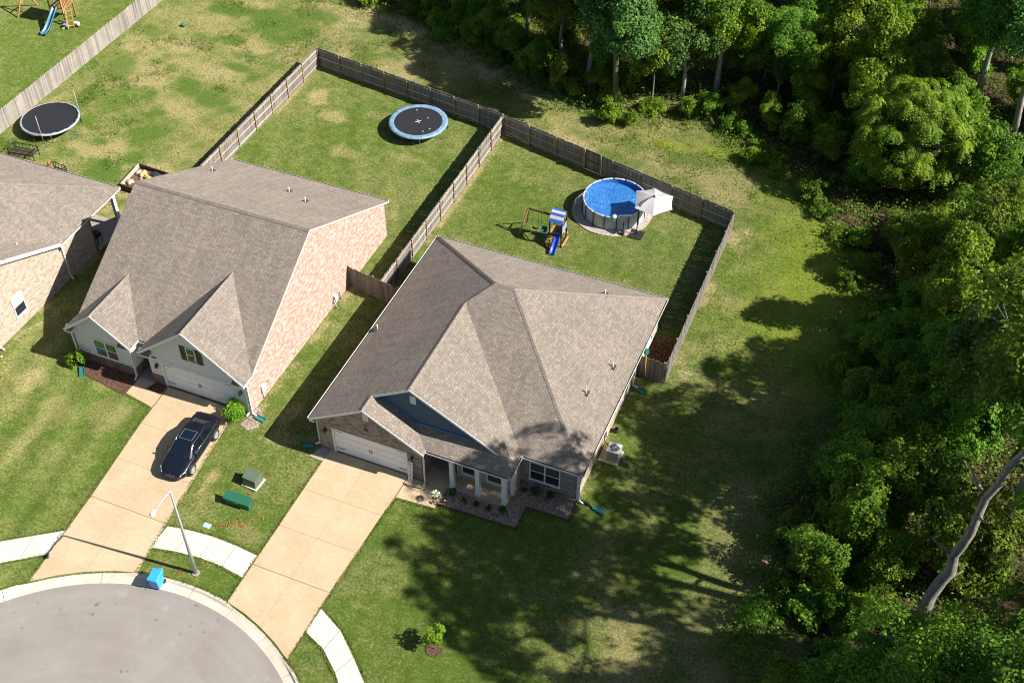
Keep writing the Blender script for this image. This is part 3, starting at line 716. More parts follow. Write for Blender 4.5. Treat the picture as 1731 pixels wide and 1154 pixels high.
slope(H, [PL, PC, R0, (11.3, 1.26, 3.60), (5.87, 1.26, 3.60)])
for a, b, d in ((E2, P1, .42), (P1, P2, .6), (P2, E3, .42), (P2, E4, .42), (P3, P1, .42), (G0, P3, .6), (Q0, Q1, .6), (R0, PC, .42)): ridge(H, a, b, d)
gutter(H, E1, E2, (-1, 0, 0)); gutter(H, E2, E3, (0, 1, 0)); gutter(H, E3, E4, (1, 0, 0)); gutter(H, E4, VB, (0, -1, 0)); gutter(H, VB, PC, (1, 0, 0)); gutter(H, PC, PL, (0, -1, 0))
dz = Vector((0, 0, -.11))
def rk(p, q, off=(0, -.02, 0), **k): board(H, Vector(p)+dz+Vector(off), Vector(q)+dz+Vector(off), **k)
rk(E1, Q0); rk(Q0, (7.13, -.33, HE)); rk(Q1, G0); rk(G0, R0)
board(H, (-.33, -.33, HE-.2), (0.02, -.33, HE-.2), .04, .12, 'eave_return')
# garage front, brick
gx = lambda x: (HE+S*(x+.33) if x < 3.4 else HE+S*(7.13-x))-.16
wall_y(H, [(0, 0), (.93, 0), (.93, 2.17), (5.9, 2.17), (5.9, 0), (6.8, 0), (6.8, gx(6.8)), (3.4, gx(3.4)), (0, gx(0))], 0, K['brick_grey'])
garage_door(H, 1.03, 5.8, 2.07, 0)
wall_x(H, [(.152, 0), (17.148, 0), (17.148, 2.86), (.152, 2.86)], 0, K['brick_grey'], .15)
wall_x(H, [(.152, 0), (3.6, 0), (3.6, 3.0), (.152, 2.88)], 6.8, K['brick_grey'], -.15)
wall_y(H, [(6.8, 0), (8.5, 0), (8.5, 3.3), (6.8, 3.3)], 3.6, K['siding_tan'])
wall_x(H, [(1.302, 0), (3.6, 0), (3.6, 3.2), (1.302, 3.2)], 8.5, K['siding_tan'], .15)
wall_y(H, [(8.5, 0), (12.04, 0), (12.04, 3.1), (8.5, 3.1)], 1.15, K['siding_tan'])
wall_x(H, [(1.152, 0), (2.158, 0), (2.158, 2.7), (1.152, 2.7)], 12.15, K['siding_tan'], -.1)
for a in (12.0,): MB().box(a-.02, .98, .04, a+.2, 1.15, 2.68).build('corner_trim', K['white'], H)
wall_y(H, [(12.05, 0), (15.7, 0), (15.7, 2.8), (12.05, 2.8)], 2.16, K['brick_grey'])
wall_x(H, [(2.312, 0), (17.148, 0), (17.148, 2.86), (2.312, 2.86)], 15.7, K['brick_cream'])
wall_y(H, [(0, 0), (15.7, 0), (15.7, 2.86), (0, 2.86)], 17.15, K['brick_cream'])
# blue gable wall above the porch roof
wall_y(H, [(3.5, 4.95), (5.87, 6.43), (11.1, 3.42), (5.9, 3.42), (3.5, 4.9)], 1.22, K['siding_blue'], .1, 'gable_wall')
MB().bar((3.55, 1.19, 5.03), (5.88, 1.19, 3.62), .05, .10).build('flashing', K['flash'], H)
MB().bar((5.88, 1.17, 3.63), (10.5, 1.17, 3.63), .06, .11).build('flashing', K['flash'], H)
def louvre(parent, x0, x1, z0, z1, y):
    mb = MB(); mb.box(x0, y-.04, z0, x0+.04, y, z1); mb.box(x1-.04, y-.04, z0, x1, y, z1); mb.box(x0+.04, y-.04, z0, x1-.04, y, z0+.04); mb.box(x0+.04, y-.04, z1-.04, x1-.04, y, z1)
    v = mb.build('attic_vent', K['white'], parent); n = 7
    for k in range(n):
        zz = z0+.05+(z1-z0-.1)*k/n
        MB().add([(x0+.04, y-.035, zz), (x1-.04, y-.035, zz), (x1-.04, y-.004, zz+.075), (x0+.04, y-.004, zz+.075)], [(0, 1, 2, 3)]).build('slat', K['white'], v)
louvre(H, 3.2, 3.55, 3.82, 4.42, 0); louvre(H, 5.72, 6.08, 5.12, 5.74, 1.22)
# porch
MB().box(6.82, .0, -.1, 12.05, 1.15, .075).build('porch_floor', K['drive'], H)
MB().box(6.82, 1.15, -.1, 8.5, 3.6, .075).build('porch_floor', K['slab'], H)
MB().box(7.0, .2, 2.42, 12.1, .42, 2.66).build('porch_beam', K['white'], H)
for x in (8.61, 10.24, 11.9):
    mb = MB(); mb.box(x-.13, .17, .075, x+.13, .43, 2.42); mb.box(x-.17, .13, .06, x+.17, .47, .28); mb.box(x-.16, .14, 2.3, x+.16, .46, 2.43); mb.build('column', K['white'], H)
window(H, 'y', 1.15, 8.9, 9.72, .5, 1.95, -1, 1); window(H, 'y', 1.15, 10.5, 11.35, .5, 1.95, -1, 1)
window(H, 'y', 2.16, 12.78, 14.55, .66, 2.12, -1, 2)
for y0, y1 in ((8.6, 9.2), (9.6, 10.1)): window(H, 'x', 15.7, y0, y1, 1.2, 2.1, 1, 1)
window(H, 'x', 15.7, 14.6, 15.9, .7, 2.1, 1, 1)
mb = MB(); mb.box(7.15, 3.54, .08, 8.15, 3.6, 2.15); MBd = mb.build('front_door', K['darkwood'], H)
MB().box(8.02, 3.48, 1.0, 8.07, 3.54, 1.15).build('door_handle', K['steel'], MBd)
lantern(H, .5, 0, 1.85); lantern(H, 6.22, 0, 1.85)
downspout(H, 7.0, -.12, 2.75, (.2, -.9)); downspout(H, 15.84, 2.0, 2.75, (.9, -.1)); downspout(H, 15.85, 11.9, 2.75, (1, 0)); downspout(H, -.12, .12, 2.75, (-.9, -.3))
for (u, v, z) in ((638, 548, 0), (1036, 612, 0), (991, 656, 0)):
    # find the height of the roof plane under that pixel
    for it in range(12):
        q = px(u, v+8, z); z = HE+S*min(q.x+.33, 16.03-q.x) if u < 1000 or True else z
    vent(H, q.x, q.y, z)
q = px(1023, 500, 4.0)
for it in range(12): q = px(1023, 497, HE+S*(17.64-q.y))
vent(H, q.x, q.y, HE+S*(17.64-q.y))
# corner boards and gas riser on the sunny side
MB().box(15.66, 2.10, 0, 15.76, 2.155, 2.75).build('corner_trim', K['white'], H)
MB().box(15.71, 6.9, .5, 15.82, 7.1, 1.1).build('meter_box', K['alu'], H)
MB().tube([(15.78, 6.6, 1.6), (15.78, 6.6, .5), (16.1, 6.5, .35)], .03, 6).build('line_set', K['black'], H)
# ------------------------------------------------------------------ neighbour with the pale gables
H2 = empty('brick_house', (-11.7, 10, 0), 'pink brick house with two pale front gables and shuttered attic window, dark sedan outside', 'house')
xl, xr = -18.12, -5.22; rz_ = 7.95; ry = 9.66; fe, re = 1.28, 19.8
sf = (rz_-HE)/(ry-fe)
gzl, gzr = 4.82, 5.88                       # gable peaks
yl, yr = fe+(gzl-HE)/sf, fe+(gzr-HE)/sf     # where their ridges die into the roof
gl = (-18.38, -15.9, -13.42); gr = (-12.86, -9.05, xr); gy = .36
slope(H2, [(xl, fe, HE), (gl[2], fe, HE), (gr[0], fe, HE), (xr, fe, HE), (xr, ry, rz_), (xl, ry, rz_)])
slope(H2, [(xl, re, HE), (xl, ry, rz_), (xr, ry, rz_), (xr, re, HE)])
for g, z, yy in ((gl, gzl, yl), (gr, gzr, yr)):
    slope(H2, [(g[0], gy, HE), (g[1], gy, z), (g[1], yy, z+.015), (g[0], fe+.05, HE+.015)]); slope(H2, [(g[2], gy, HE), (g[2], fe+.05, HE+.015), (g[1], yy, z+.015), (g[1], gy, z)])
    ridge(H2, (g[1], gy, z), (g[1], yy, z), .8)
    dd = Vector((0, -.02, -.1))
    board(H2, Vector((g[0], gy, HE))+dd, Vector((g[1], gy, z))+dd, .04, .16); board(H2, Vector((g[1], gy, z))+dd, Vector((g[2], gy, HE))+dd, .04, .16)
ridge(H2, (xl, ry, rz_), (xr, ry, rz_), .6)
gutter(H2, (gr[0], fe, HE), (gl[2], fe, HE), (0, -1, 0)); gutter(H2, (xr, re, HE), (xl, re, HE), (0, 1, 0))
for gx_, s_ in ((gr[2], 1), (gl[2], 1), (gr[0], -1), (gl[0], -1)): board(H2, (gx_+s_*.02, gy, HE-.08), (gx_+s_*.02, fe+.04, HE-.08), .03, .10, 'fascia', 'gutter')
# boxed eave returns with little roofs
for a, b in ((gl[0], gl[0]+.55), (gl[2]-.95, gl[2]), (gr[0], gr[0]+.85), (gr[2]-.85, gr[2])):
    mb = MB(); mb.box(a, gy-.02, HE-.26, b, .68, HE-.1)
    e = mb.build('eave_return', K['white'], H2)
    MB().add([(a, gy-.06, HE-.095), (b, gy-.06, HE-.095), (b, .68, HE+.14), (a, .68, HE+.14)], [(0, 1, 2, 3)]).build('return_roof', K['shingle'], e)
for a, b in (((xr, fe, HE), (xr, ry, rz_)), ((xr, ry, rz_), (xr, re, HE)), ((xl, fe, HE), (xl, ry, rz_)), ((xl, ry, rz_), (xl, re, HE))):
    o = .02 if a[0] == xr else -.02
    board(H2, Vector(a)+Vector((o, 0, -.1)), Vector(b)+Vector((o, 0, -.1)), .03, .10, 'rake_board', 'gutter')
# walls
rzf = lambda y: (HE+sf*(y-fe) if y < ry else HE+(rz_-HE)*(re-y)/(re-ry))-.15
wall_x(H2, [(.832, 0), (19.148, 0), (19.148, rzf(19.148)), (ry, rzf(ry)), (fe, HE-.15), (.832, HE-.15)], -5.3, K['brick_pink'])
wall_x(H2, [(.832, 0), (19.148, 0), (19.148, rzf(19.148)), (ry, rzf(ry)), (fe, HE-.15), (.832, HE-.15)], -18.0, K['brick_pink'], .15)
wall_y(H2, [(-18, 0), (-5.3, 0), (-5.3, 2.8), (-18, 2.8)], 19.15, K['brick_pink'])
sl = .8; gq = lambda x, g, z: z-(z-HE)*abs(x-g[1])/((g[2]-g[0])/2)-.17
wall_y(H2, [(-18.0, .86), (-13.62, .86), (-13.62, gq(-13.62, gl, gzl)), (gl[1], gq(gl[1], gl, gzl)), (-18.0, gq(-18, gl, gzl))], .68, K['siding_pale'])
wall_y(H2, [(-18.0, 0), (-13.58, 0), (-13.58, .86), (-18.0, .86)], .64, K['brick_dark'], .19)
MB().box(-18.02, .6, .86, -13.6, .68, .91).build('water_table', K['white'], H2)
wall_x(H2, [(.832, .86), (2.698, .86), (2.698, 2.7), (.832, 2.7)], -13.62, K['siding_pale'])
wall_x(H2, [(.832, 0), (2.698, 0), (2.698, .86), (.832, .86)], -13.58, K['brick_dark'], -.19)
wall_y(H2, [(-13.6, 0), (-12.4, 0), (-12.4, 2.8), (-13.6, 2.8)], 2.7, K['siding_pale'])
mb = MB(); mb.box(-13.45, 2.64, .08, -12.55, 2.7, 2.12); d2 = mb.build('front_door', K['darkwood'], H2); MB().box(-12.68, 2.58, 1, -12.63, 2.64, 1.14).build('door_handle', K['steel'], d2)
wall_x(H2, [(.832, 0), (2.698, 0), (2.698, 2.7), (.832, 2.7)], -12.42, K['siding_pale'], .15)
MB().box(-13.58, .6, -.1, -12.42, 2.7, .07).build('entry_floor', K['slab'], H2)
wall_y(H2, [(-12.42, 0), (-11.49, 0), (-11.49, 2.17), (-6.3, 2.17), (-6.3, 0), (-5.3, 0), (-5.3, gq(-5.3, gr, gzr)), (gr[1], gq(gr[1], gr, gzr)), (-12.42, gq(-12.42, gr, gzr))], .68, K['siding_pale'])
wall_y(H2, [(-12.44, 0), (-11.6, 0), (-11.6, .86), (-12.44, .86)], .63, K['brick_dark'], .05)
wall_x(H2, [(.682, 0), (.8, 0), (.8, .86), (.682, .86)], -12.44, K['brick_dark'], .05)
MB().box(-11.5, .645, 2.28, -6.3, .68, 2.36).build('trim_band', K['white'], H2)
garage_door(H2, -11.39, -6.4, 2.07, .68)
window(H2, 'y', .68, -16.5, -14.85, .98, 2.30, -1, 2, up_mat='glass_refl_green')
window(H2, 'y', .68, -9.18, -8.62, 3.25, 4.33, -1, 1, up_mat='glass_refl_green', low_mat='glass_refl_green', trim=.05)
for a, b in ((-9.68, -9.26), (-8.54, -8.12)):
    mb = MB(); mb.box(a, .645, 3.18, a+.05, .68, 4.4); mb.box(b-.05, .645, 3.18, b, .68, 4.4)
    for zz in (3.18, 3.76, 4.34): mb.box(a+.05, .645, zz, b-.05, .68, zz+.06)
    s_ = mb.build('shutter', K['shutter'], H2)
    for k in range(12):
        z0 = 3.25+k*.09; MB().box(a+.05, .655, z0, b-.05, .672, z0+.055).build('slat', K['shutter'], s_)
lantern(H2, -11.82, .68, 1.8); lantern(H2, -5.75, .68, 1.8)
MB().box(-12.1, .65, 2.38, -11.75, .68, 2.48).build('number_plate', K['black'], H2)
downspout(H2, -13.66, .55, 2.75, (.1, -.9)); downspout(H2, -5.2, .62, 2.7, (.9, -.1)); downspout(H2, -5.36, .60, 2.7, (-.3, -.8)); downspout(H2, -18.05, .55, 2.75, (-.6, -.5))
mb = MB(); mb.box(-5.3, 2.0, .55, -5.18, 2.45, 1.15); mb.tube([(-5.24, 2.1, .0), (-5.24, 2.1, .6)], .03, 6); mb.build('meter_box', K['alu'], H2)
MB().tube([(-5.26, 2.85, .95), (-5.24, 2.85, .95)], .12, 10).build('hose_bib', K['steel'], H2)
mb = MB(); mb.box(-5.3, 11.3, .3, -5.1, 11.6, .9); mb.tube([(-5.2, 11.75, 0), (-5.2, 11.75, .8), (-5.2, 12.1, .8), (-5.2, 12.1, 0)], .04, 6); mb.tube([(-5.15, 11.2, .6), (-5.05, 11.2, .3), (-4.95, 11.2, 0)], .03, 6); mb.build('gas_meter', K['alu'], H2)
for (u, v) in ((489, 318), (516, 335), (359, 283)):
    q = px(u, v+6, 4.5)
    for it in range(15): q = px(u, v+6, HE+(rz_-HE)*(re-q.y)/(re-ry))
    vent(H2, q.x, q.y, q.z)
# ------------------------------------------------------------------ house at the left edge
H3 = empty('brick_house', (-30, 6, 0), 'cream brick house cut off by the left photo edge, with covered corner patio', 'house')
ex, ey = -23.22, 13.27; s3 = .49; H_ = HE; HE = 3.36
pk = 6.6; PKx = ex-pk; zt = HE+s3*pk
gyr = 6.58; gt = gyr-.6; gz = HE+s3*gt      # side gable, ridge at y=.6
slope(H3, [(ex, ey, HE), (-38.3, ey, HE), (-38.3, ey-pk, zt), (PKx, ey-pk, zt)])
slope(H3, [(ex, ey, HE), (PKx, ey-pk, zt), (ex-gt, .6, gz), (ex, gyr, HE)])
slope(H3, [(ex, gyr, HE), (ex-gt, .6, gz), (ex, .6, gz)])
slope(H3, [(ex, .6, gz), (-38.3, .6, gz), (-38.3, -6.0, HE), (ex, -6.0, HE)])
slope(H3, [(PKx, ey-pk, zt), (-38.3, ey-pk, zt), (-38.3, .6, gz), (ex-gt, .6, gz)])
ridge(H3, (ex, ey, HE), (PKx, ey-pk, zt), .42)
gutter(H3, (ex, ey, HE), (-38.3, ey, HE), (0, 1, 0)); gutter(H3, (ex, gyr, HE), (ex, ey, HE), (1, 0, 0))
board(H3, (ex+.02, gyr, HE-.08), (ex+.02, .6, gz-.08), .05, .24); board(H3, (ex+.02, .6, gz-.08), (ex+.02, -6, HE-.08), .05, .24)
MB().box(ex-.05, gyr-.02, HE-.5, ex+.02, gyr+.18, HE-.12).build('eave_return', K['white'], H3)
wall_x(H3, [(-5.448, 0), (9.848, 0), (9.848, 3.2), (gyr, HE-.12), (.6, gz-.16), (-5.448, 3.2)], -23.5, K['brick_cream'])
wall_y(H3, [(-23.5, 0), (-29, 0), (-29, 2.9), (-23.5, 2.9)], 10.0, K['brick_dark'], -.15)
wall_x(H3, [(10.0, 0), (12.85, 0), (12.85, 2.8), (10.0, 2.8)], -29, K['brick_cream'])
wall_y(H3, [(-29, 0), (-38.3, 0), (-38.3, 2.8), (-29, 2.8)], 12.85, K['brick_cream'], -.15)
wall_y(H3, [(-38.3, 0), (-23.5, 0), (-23.5, 2.8), (-38.3, 2.8)], -5.6, K['brick_cream'])
wall_x(H3, [(-5.6, 0), (12.85, 0), (12.85, 2.8), (-5.6, 2.8)], -38.3, K['brick_cream'], .15)
MB().box(-29, 10.0, -.1, -23.4, 13.2, .07).build('patio_floor', K['slab'], H3)
mb = MB(); mb.box(-23.75, 12.65, .07, -23.5, 12.9, 3.2); mb.box(-23.8, 12.6, .07, -23.45, 12.95, .3); mb.build('column', K['white'], H3)
MB().box(-29, 12.68, 2.95, -23.5, 12.88, 3.2).build('porch_beam', K['white'], H3)
window(H3, 'x', -23.5, 1.45, 2.36, .98, 2.48, 1, 1, up_mat='blind')
q = px(30, 415, 5)
for it in range(15): q = px(30, 417, HE+s3*(ex-q.x))
vent(H3, q.x, q.y, q.z)
downspout(H3, -23.4, -.75, 2.75, (.9, 0)); downspout(H3, -23.4, 6.75, 3.0, (.7, -.1))
HE = H_
# ------------------------------------------------------------------ fences: every picket, rail and post is a part
pm = MB().box(-.0708, -.010, 0, .0708, .010, 1.80).mesh('picket')
pmp = pm.copy(); pm.materials.append(K['fence']); pmp.materials.append(K['fence_pale'])
pom = MB(); pom.box(-.048, -.048, 0, .048, .048, 1.86); pom = pom.mesh('post'); pom.materials.append(K['post'])
def fence(p, q, label, side=1, mesh=None, posts=None, sp=.142, rails=True, name='picket_fence', step=2.44, gate=None, hide_posts=False):
    """pickets from p to q; rails and posts on the left (side=1) or right (side=-1) of p->q"""
    p = Vector((*p, 0)); q = Vector((*q, 0)); d = q-p; L = d.length; d.normalize(); nrm = Vector((-d.y, d.x, 0))*side
    rz = math.atan2(d.y, d.x); root = empty(name, p, label, 'fence', rz, 'timber privacy fences around the yards')
    n = int(L/sp); mesh = mesh or pm
    for k in range(n):
        s_ = (k+.5)*L/n
        if gate and gate[0] < s_ < gate[1]: continue
        o = bpy.data.objects.new('picket', mesh); col.objects.link(o); o.parent = root
        o.location = (s_, random.uniform(-.004, .004), random.uniform(-.01, .03)); o.rotation_euler = (random.uniform(-.012, .012), random.uniform(-.008, .008), random.uniform(-.015, .015))
        o.scale = (random.uniform(.99, 1.03), 1, random.uniform(.985, 1.01))
    ly = .035*side; np_ = max(1, round(L/step)); st = L/np_
    ss = [k*st for k in range(np_+1)]
    for k in range(np_):
        a, b = ss[k]+.055, ss[k+1]-.055
        for zz in (.28, .95, 1.62):
            if gate and a < gate[1] and b > gate[0]: continue
            mb = MB(); mb.box(a, ly-.019, zz-.045, b, ly+.019, zz+.045); o = mb.build('rail', K['rail'], None); o.parent = root
    for s_ in ss:
        o = bpy.data.objects.new('post', pom); col.objects.link(o); o.parent = root; o.location = (s_, .062*side, -.02)
    return root
fence((-20.75, 37.15), (-2.5, 34.2), 'weathered timber fence behind the yard with the blue-rimmed trampoline', -1)
fence((-2.5, 34.15), (17.45, 29.35), 'weathered timber fence running behind the round pool, with a gate', -1, gate=(7.75, 9.2))
fence((-2.5, 34.0), (-2.5, 13.05), 'timber fence dividing the trampoline yard from the pool yard', 1)
fence((-20.75, 37.0), (-20.75, 19.4), 'timber fence between the rough meadow and the trampoline yard', 1, mesh=pm)
fence((17.5, 29.25), (17.6, 13.05), 'timber fence between the pool yard and the mown field by the woods', -1)
fence((15.75, 13.1), (17.45, 12.95), 'short timber fence closing the mulched side strip beside the house', 1)
fence((-5.25, 13.5), (-1.15, 12.85), 'short brown timber fence joining the pink brick wall to the next house', 1)
fence((-39.35, 42.0), (-39.3, 14.0), 'pale weathered fence at the top left edge of the meadow', -1, mesh=pmp)
fence((-49.5, 42.6), (-39.4, 42.0), 'dark shaded fence at the top edge behind the wooden playset', -1)
# gate in the back fence
gp = Vector((-2.5, 34.15, 0)); gd = Vector((17.45+2.5, 29.35-34.15, 0)).normalized()
ga, gb = gp+gd*7.8, gp+gd*9.15
gt_ = empty('fence_gate', ga, 'dark framed gate set in the back fence left of the pool', 'gate', math.atan2(gd.y, gd.x))
for k in range(9):
    o = bpy.data.objects.new('picket', pm); col.objects.link(o); o.parent = gt_; o.location = (.08+k*.148, .0, .04)
def lb(x0, y0, z0, x1, y1, z1, name, mat, par):
    mb = MB(); mb.box(x0, y0, z0, x1, y1, z1); o = mb.build(name, mat, None); o.parent = par; return o
lb(0, -.05, .1, .05, -.015, 1.78, 'frame_bar', K['black'], gt_); lb(1.30, -.05, .1, 1.35, -.015, 1.78, 'frame_bar', K['black'], gt_)
for zz in (.1, .9, 1.73): lb(.05, -.05, zz, 1.30, -.015, zz+.05, 'frame_bar', K['black'], gt_)
lb(-.06, -.14, 0, .04, -.055, 1.9, 'gate_post', K['post'], gt_); lb(1.36, -.14, 0, 1.46, -.055, 1.9, 'gate_post', K['post'], gt_)
# ------------------------------------------------------------------ car
car = empty('sedan_car', (-7.02, -3.36, .035), 'dark midnight-blue sedan with sunroof parked on the driveway', 'car', rad(-85.8))
def lbuild(mb, name, mat, par, sub=0, bevel=0):
    o = mb.build(name, mat, None); o.parent = par
    if sub:
        m_ = o.modifiers.new('s', 'SUBSURF'); m_.levels = sub; m_.render_levels = sub
    if bevel:
        b = o.modifiers.new('b', 'BEVEL'); b.width = bevel; b.segments = 2; b.limit_method = 'ANGLE'
    return o
st = [(-2.45, .55, .38, .72, .80), (-2.40, .74, .30, .84, .93), (-2.15, .88, .23, .92, 1.02), (-1.75, .905, .2, .93, 1.02), (-1.2, .92, .19, .93, .99), (0, .93, .18, .92, .97), (.95, .925, .18, .91, .97), (1.35, .92, .19, .88, .97), (1.8, .90, .2, .80, .89), (2.15, .84, .22, .71, .79), (2.36, .70, .27, .60, .67), (2.45, .5, .34, .52, .57)]
mb = MB(); rings = []
for (x, w, zb, zs, zt) in st:
    half = [(0, zb), (w*.82, zb), (w*.97, zb+.12), (w*1.0, .55*.5+.5*zs*.9), (w*.97, zs-.03), (w*.84, zs+(zt-zs)*.55), (w*.4, zt-.005), (0, zt)]
    ring = [(x, y, z) for y, z in half]+[(x, -y, z) for y, z in half[-2:0:-1]]
    rings.append(ring)
m_ = len(rings[0]); vs = [p for r in rings for p in r]
fs = [(i*m_+j, i*m_+(j+1) % m_, (i+1)*m_+(j+1) % m_, (i+1)*m_+j) for i in range(len(rings)-1) for j in range(m_)]
fs += [tuple(range(m_)), tuple((len(rings)-1)*m_+j for j in range(m_))[::-1]]
mb.add(vs, fs, None, True); body = lbuild(mb, 'body', K['carpaint'], car, 2)
# cabin
base = [(1.28, .68), (1.13, .77), (-.35, .80), (-1.35, .78), (-1.88, .62)]
roof = [(.47, .535), (.42, .565), (-.35, .60), (-.92, .57), (-1.12, .50)]
B_ = [(x, y, .935) for x, y in base]+[(x, -y, .935) for x, y in base[::-1]]
R_ = [(x, y, 1.42) for x, y in roof]+[(x, -y, 1.42) for x, y in roof[::-1]]
n = len(B_); mb = MB(); mb.add(B_+R_+[(.42, 0, 1.45), (-.35, 0, 1.475), (-1.05, 0, 1.45)], [], None)
for i in range(n):
    mb.f.append([i, n+i, n+(i+1) % n, (i+1) % n]); mb.sm.append(True)
a, b, c = 2*n, 2*n+1, 2*n+2; r = lambda k: n+k
for f in ([a, r(0), r(1), r(2), b], [b, r(2), r(3), r(4), c], [c, r(5), r(6), r(7), b], [b, r(7), r(8), r(9), a], [a, r(9), r(0)], [c, r(4), r(5)]): mb.f.append(f[::-1]); mb.sm.append(True)
cab = lbuild(mb, 'cabin', K['carpaint'], car, 0, .03)
def pane(name, q, off, par, mat='carglass', inset=.06, th=.012):
    P = [Vector(p) for p in q]; c = sum(P, Vector())/len(P); nr = (P[1]-P[0]).cross(P[2]-P[0]).normalized()
    if nr.dot(c-Vector((-.3, 0, .8))) < 0: nr = -nr
    P = [p+(c-p)*(inset/max((c-p).length, .05)) for p in P]
    mb = MB(); mb.wallpoly([p+nr*off for p in P], -nr*th); return lbuild(mb, name, K[mat], par)
for s in (1, -1):
    Y_ = lambda p: (p[0], p[1]*s, p[2])
    bb = [(x, y, .935) for x, y in base]; rr = [(x, y, 1.42) for x, y in roof]
    pane('side_window', [Y_(p) for p in (bb[1], bb[2], rr[2], rr[1])], .012, car, inset=.075)
    pane('side_window', [Y_(p) for p in (bb[2], bb[3], rr[3], rr[2])], .012, car, inset=.075)
    mb = MB(); pts = [Y_(p) for p in ((1.1, .80, .945), (-.35, .828, .95), (-1.35, .805, .95))]
    mb.tube(pts, .014, 6); lbuild(mb, 'chrome_trim', K['chrome'], car)
    mb = MB(); mb.tube([Y_(p) for p in ((1.02, .775, .99), (.42, .585, 1.39), (-.35, .625, 1.405), (-.92, .595, 1.39), (-1.38, .76, 1.0))], .012, 6); lbuild(mb, 'chrome_trim', K['chrome'], car)
    mb = MB(); mb.lathe([(.0, -.09), (.05, -.08), (.075, 0), (.05, .08), (0, .09)], 8, (0, 0, 0), Matrix.Translation((.82, s*.98, .98)) @ Matrix.Diagonal((.9, 1.25, .8, 1)))
    mb.bar((.82, s*.80, .95), (.82, s*.95, .97), .06, .04); lbuild(mb, 'wing_mirror', K['carpaint'], car)
    mb = MB(); mb.wallpoly([(2.0, s*.86, .66), (2.34, s*.68, .56), (2.36, s*.60, .63), (2.05, s*.80, .76)], (-.03, -s*.03, -.02)); lbuild(mb, 'headlight', K['lens'], car)
    mb = MB(); mb.wallpoly([(-2.47, s*.52, .72), (-2.33, s*.83, .74), (-2.30, s*.82, .88), (-2.44, s*.52, .86)], (.04, 0, 0)); lbuild(mb, 'tail_light', K['redlens'], car)
    for x in (.35, -.85):
        mb = MB(); mb.box(x-.1, s*.925, .74, x+.08, s*.955, .765); lbuild(mb, 'door_handle', K['chrome'], car)
    for x in (1.47, -1.40):
        Mx = Matrix.Translation((x, s*.83, .335)) @ Matrix.Rotation(-s*math.pi/2, 4, 'X')
        mb = MB(); mb.lathe([(0, .0), (.375, .0), (.375, .112), (0, .112)], 24, (0, 0, -.0), Mx); lbuild(mb, 'wheel_arch', K['rubber'], car)
        mb = MB(); mb.lathe([(.2, -.1), (.30, -.1), (.335, -.06), (.335, .09), (.31, .125), (.235, .13), (.225, .10)], 28, (0, 0, 0), Mx); wh = lbuild(mb, 'wheel', K['rubber'], car)
        mb = MB(); mb.lathe([(.228, .06), (.24, .128), (.215, .13), (.20, .09)], 24, (0, 0, 0), Mx); mb.lathe([(0, .115), (.055, .115), (.06, .09)], 12, (0, 0, 0), Mx)
        for k in range(10):
            t = 2*math.pi*k/10; d = Vector((math.cos(t), math.sin(t), 0))
            mb.bar(Mx @ (d*.04+Vector((0, 0, .108))), Mx @ (d*.225+Vector((0, 0, .118))), .045, .02, upv=(0, 1, 0))
        lbuild(mb, 'rim', K['rim'], wh)
q0, q9, r0, r9 = (1.28, .68, .935), (1.28, -.68, .935), (.47, .535, 1.42), (.47, -.535, 1.42)
pane('windscreen', [q0, q9, r9, r0], .02, car, inset=.05); pane('rear_window', [(-1.88, .6, .935), (-1.88, -.6, .935), (-1.12, -.49, 1.42), (-1.12, .49, 1.42)], .02, car, inset=.06)
mb = MB(); mb.box(-.42, -.40, 1.462, .26, .40, 1.478); sr = lbuild(mb, 'sunroof', K['carglass'], car, 0, .02)
mb = MB()
for a, b in (((-.44, -.42), (.28, -.42)), ((-.44, .42), (.28, .42)), ((-.44, -.42), (-.44, .42)), ((.28, -.42), (.28, .42))): mb.bar((a[0], a[1], 1.468), (b[0], b[1], 1.468), .014, .012)
lbuild(mb, 'sunroof_trim', K['steel'], sr)
mb = MB(); mb.box(2.40, -.36, .40, 2.47, .36, .55); lbuild(mb, 'grille', K['black'], car)
mb = MB(); mb.tube([(2.30, .46, .62), (2.44, .2, .60), (2.46, 0, .595), (2.44, -.2, .60), (2.30, -.46, .62)], .014, 6); lbuild(mb, 'grille_trim', K['chrome'], car)
mb = MB(); mb.cyl((0, 0, 0), .05, .02, 12, Matrix.Translation((2.40, 0, .655)) @ Matrix.Rotation(.6, 4, 'Y')); lbuild(mb, 'badge', K['chrome'], car)
mb = MB(); mb.bar((-.95, 0, 1.45), (-1.12, 0, 1.56), .03, .05); lbuild(mb, 'antenna_fin', K['carpaint'], car)
for s in (1, -1):
    mb = MB(); mb.tube([(1.33, s*.10, .99), (1.22, s*.45, 1.02)], .008, 5); lbuild(mb, 'wiper', K['black'], car)
# ------------------------------------------------------------------ street lamp
lamp = empty('street_lamp', (-1.98, -10.72, 0), 'white street lamp post with a bent arm on the grass verge', 'street lamp')
mb = MB(); mb.tube([(-1.98, -10.72, -.1), (-1.98, -10.72, 7.15), (-1.98, -10.74, 7.25), (-1.98, -10.82, 7.3)], [.105, .052, .048, .045], 10); mb.build('pole', K['alu'], lamp)
mb = MB(); mb.cyl((-1.98, -10.72, -.03), .22, .08, 14); mb.build('base_plate', K['slab'], lamp)
mb = MB(); mb.tube([(-1.98, -10.80, 7.3), (-1.98, -11.4, 7.34), (-1.98, -12.05, 7.3)], [.05, .045, .04], 8); mb.build('arm', K['alu'], lamp)
mb = MB(); mb.lathe([(0, .07), (.10, .06), (.16, 0), (.13, -.06), (0, -.10)], 14, (-1.98, -12.3, 7.27), Matrix()); mb.box(-2.05, -12.32, 7.25, -1.91, -12.03, 7.34); hd = mb.build('lamp_head', K['alu'], lamp)
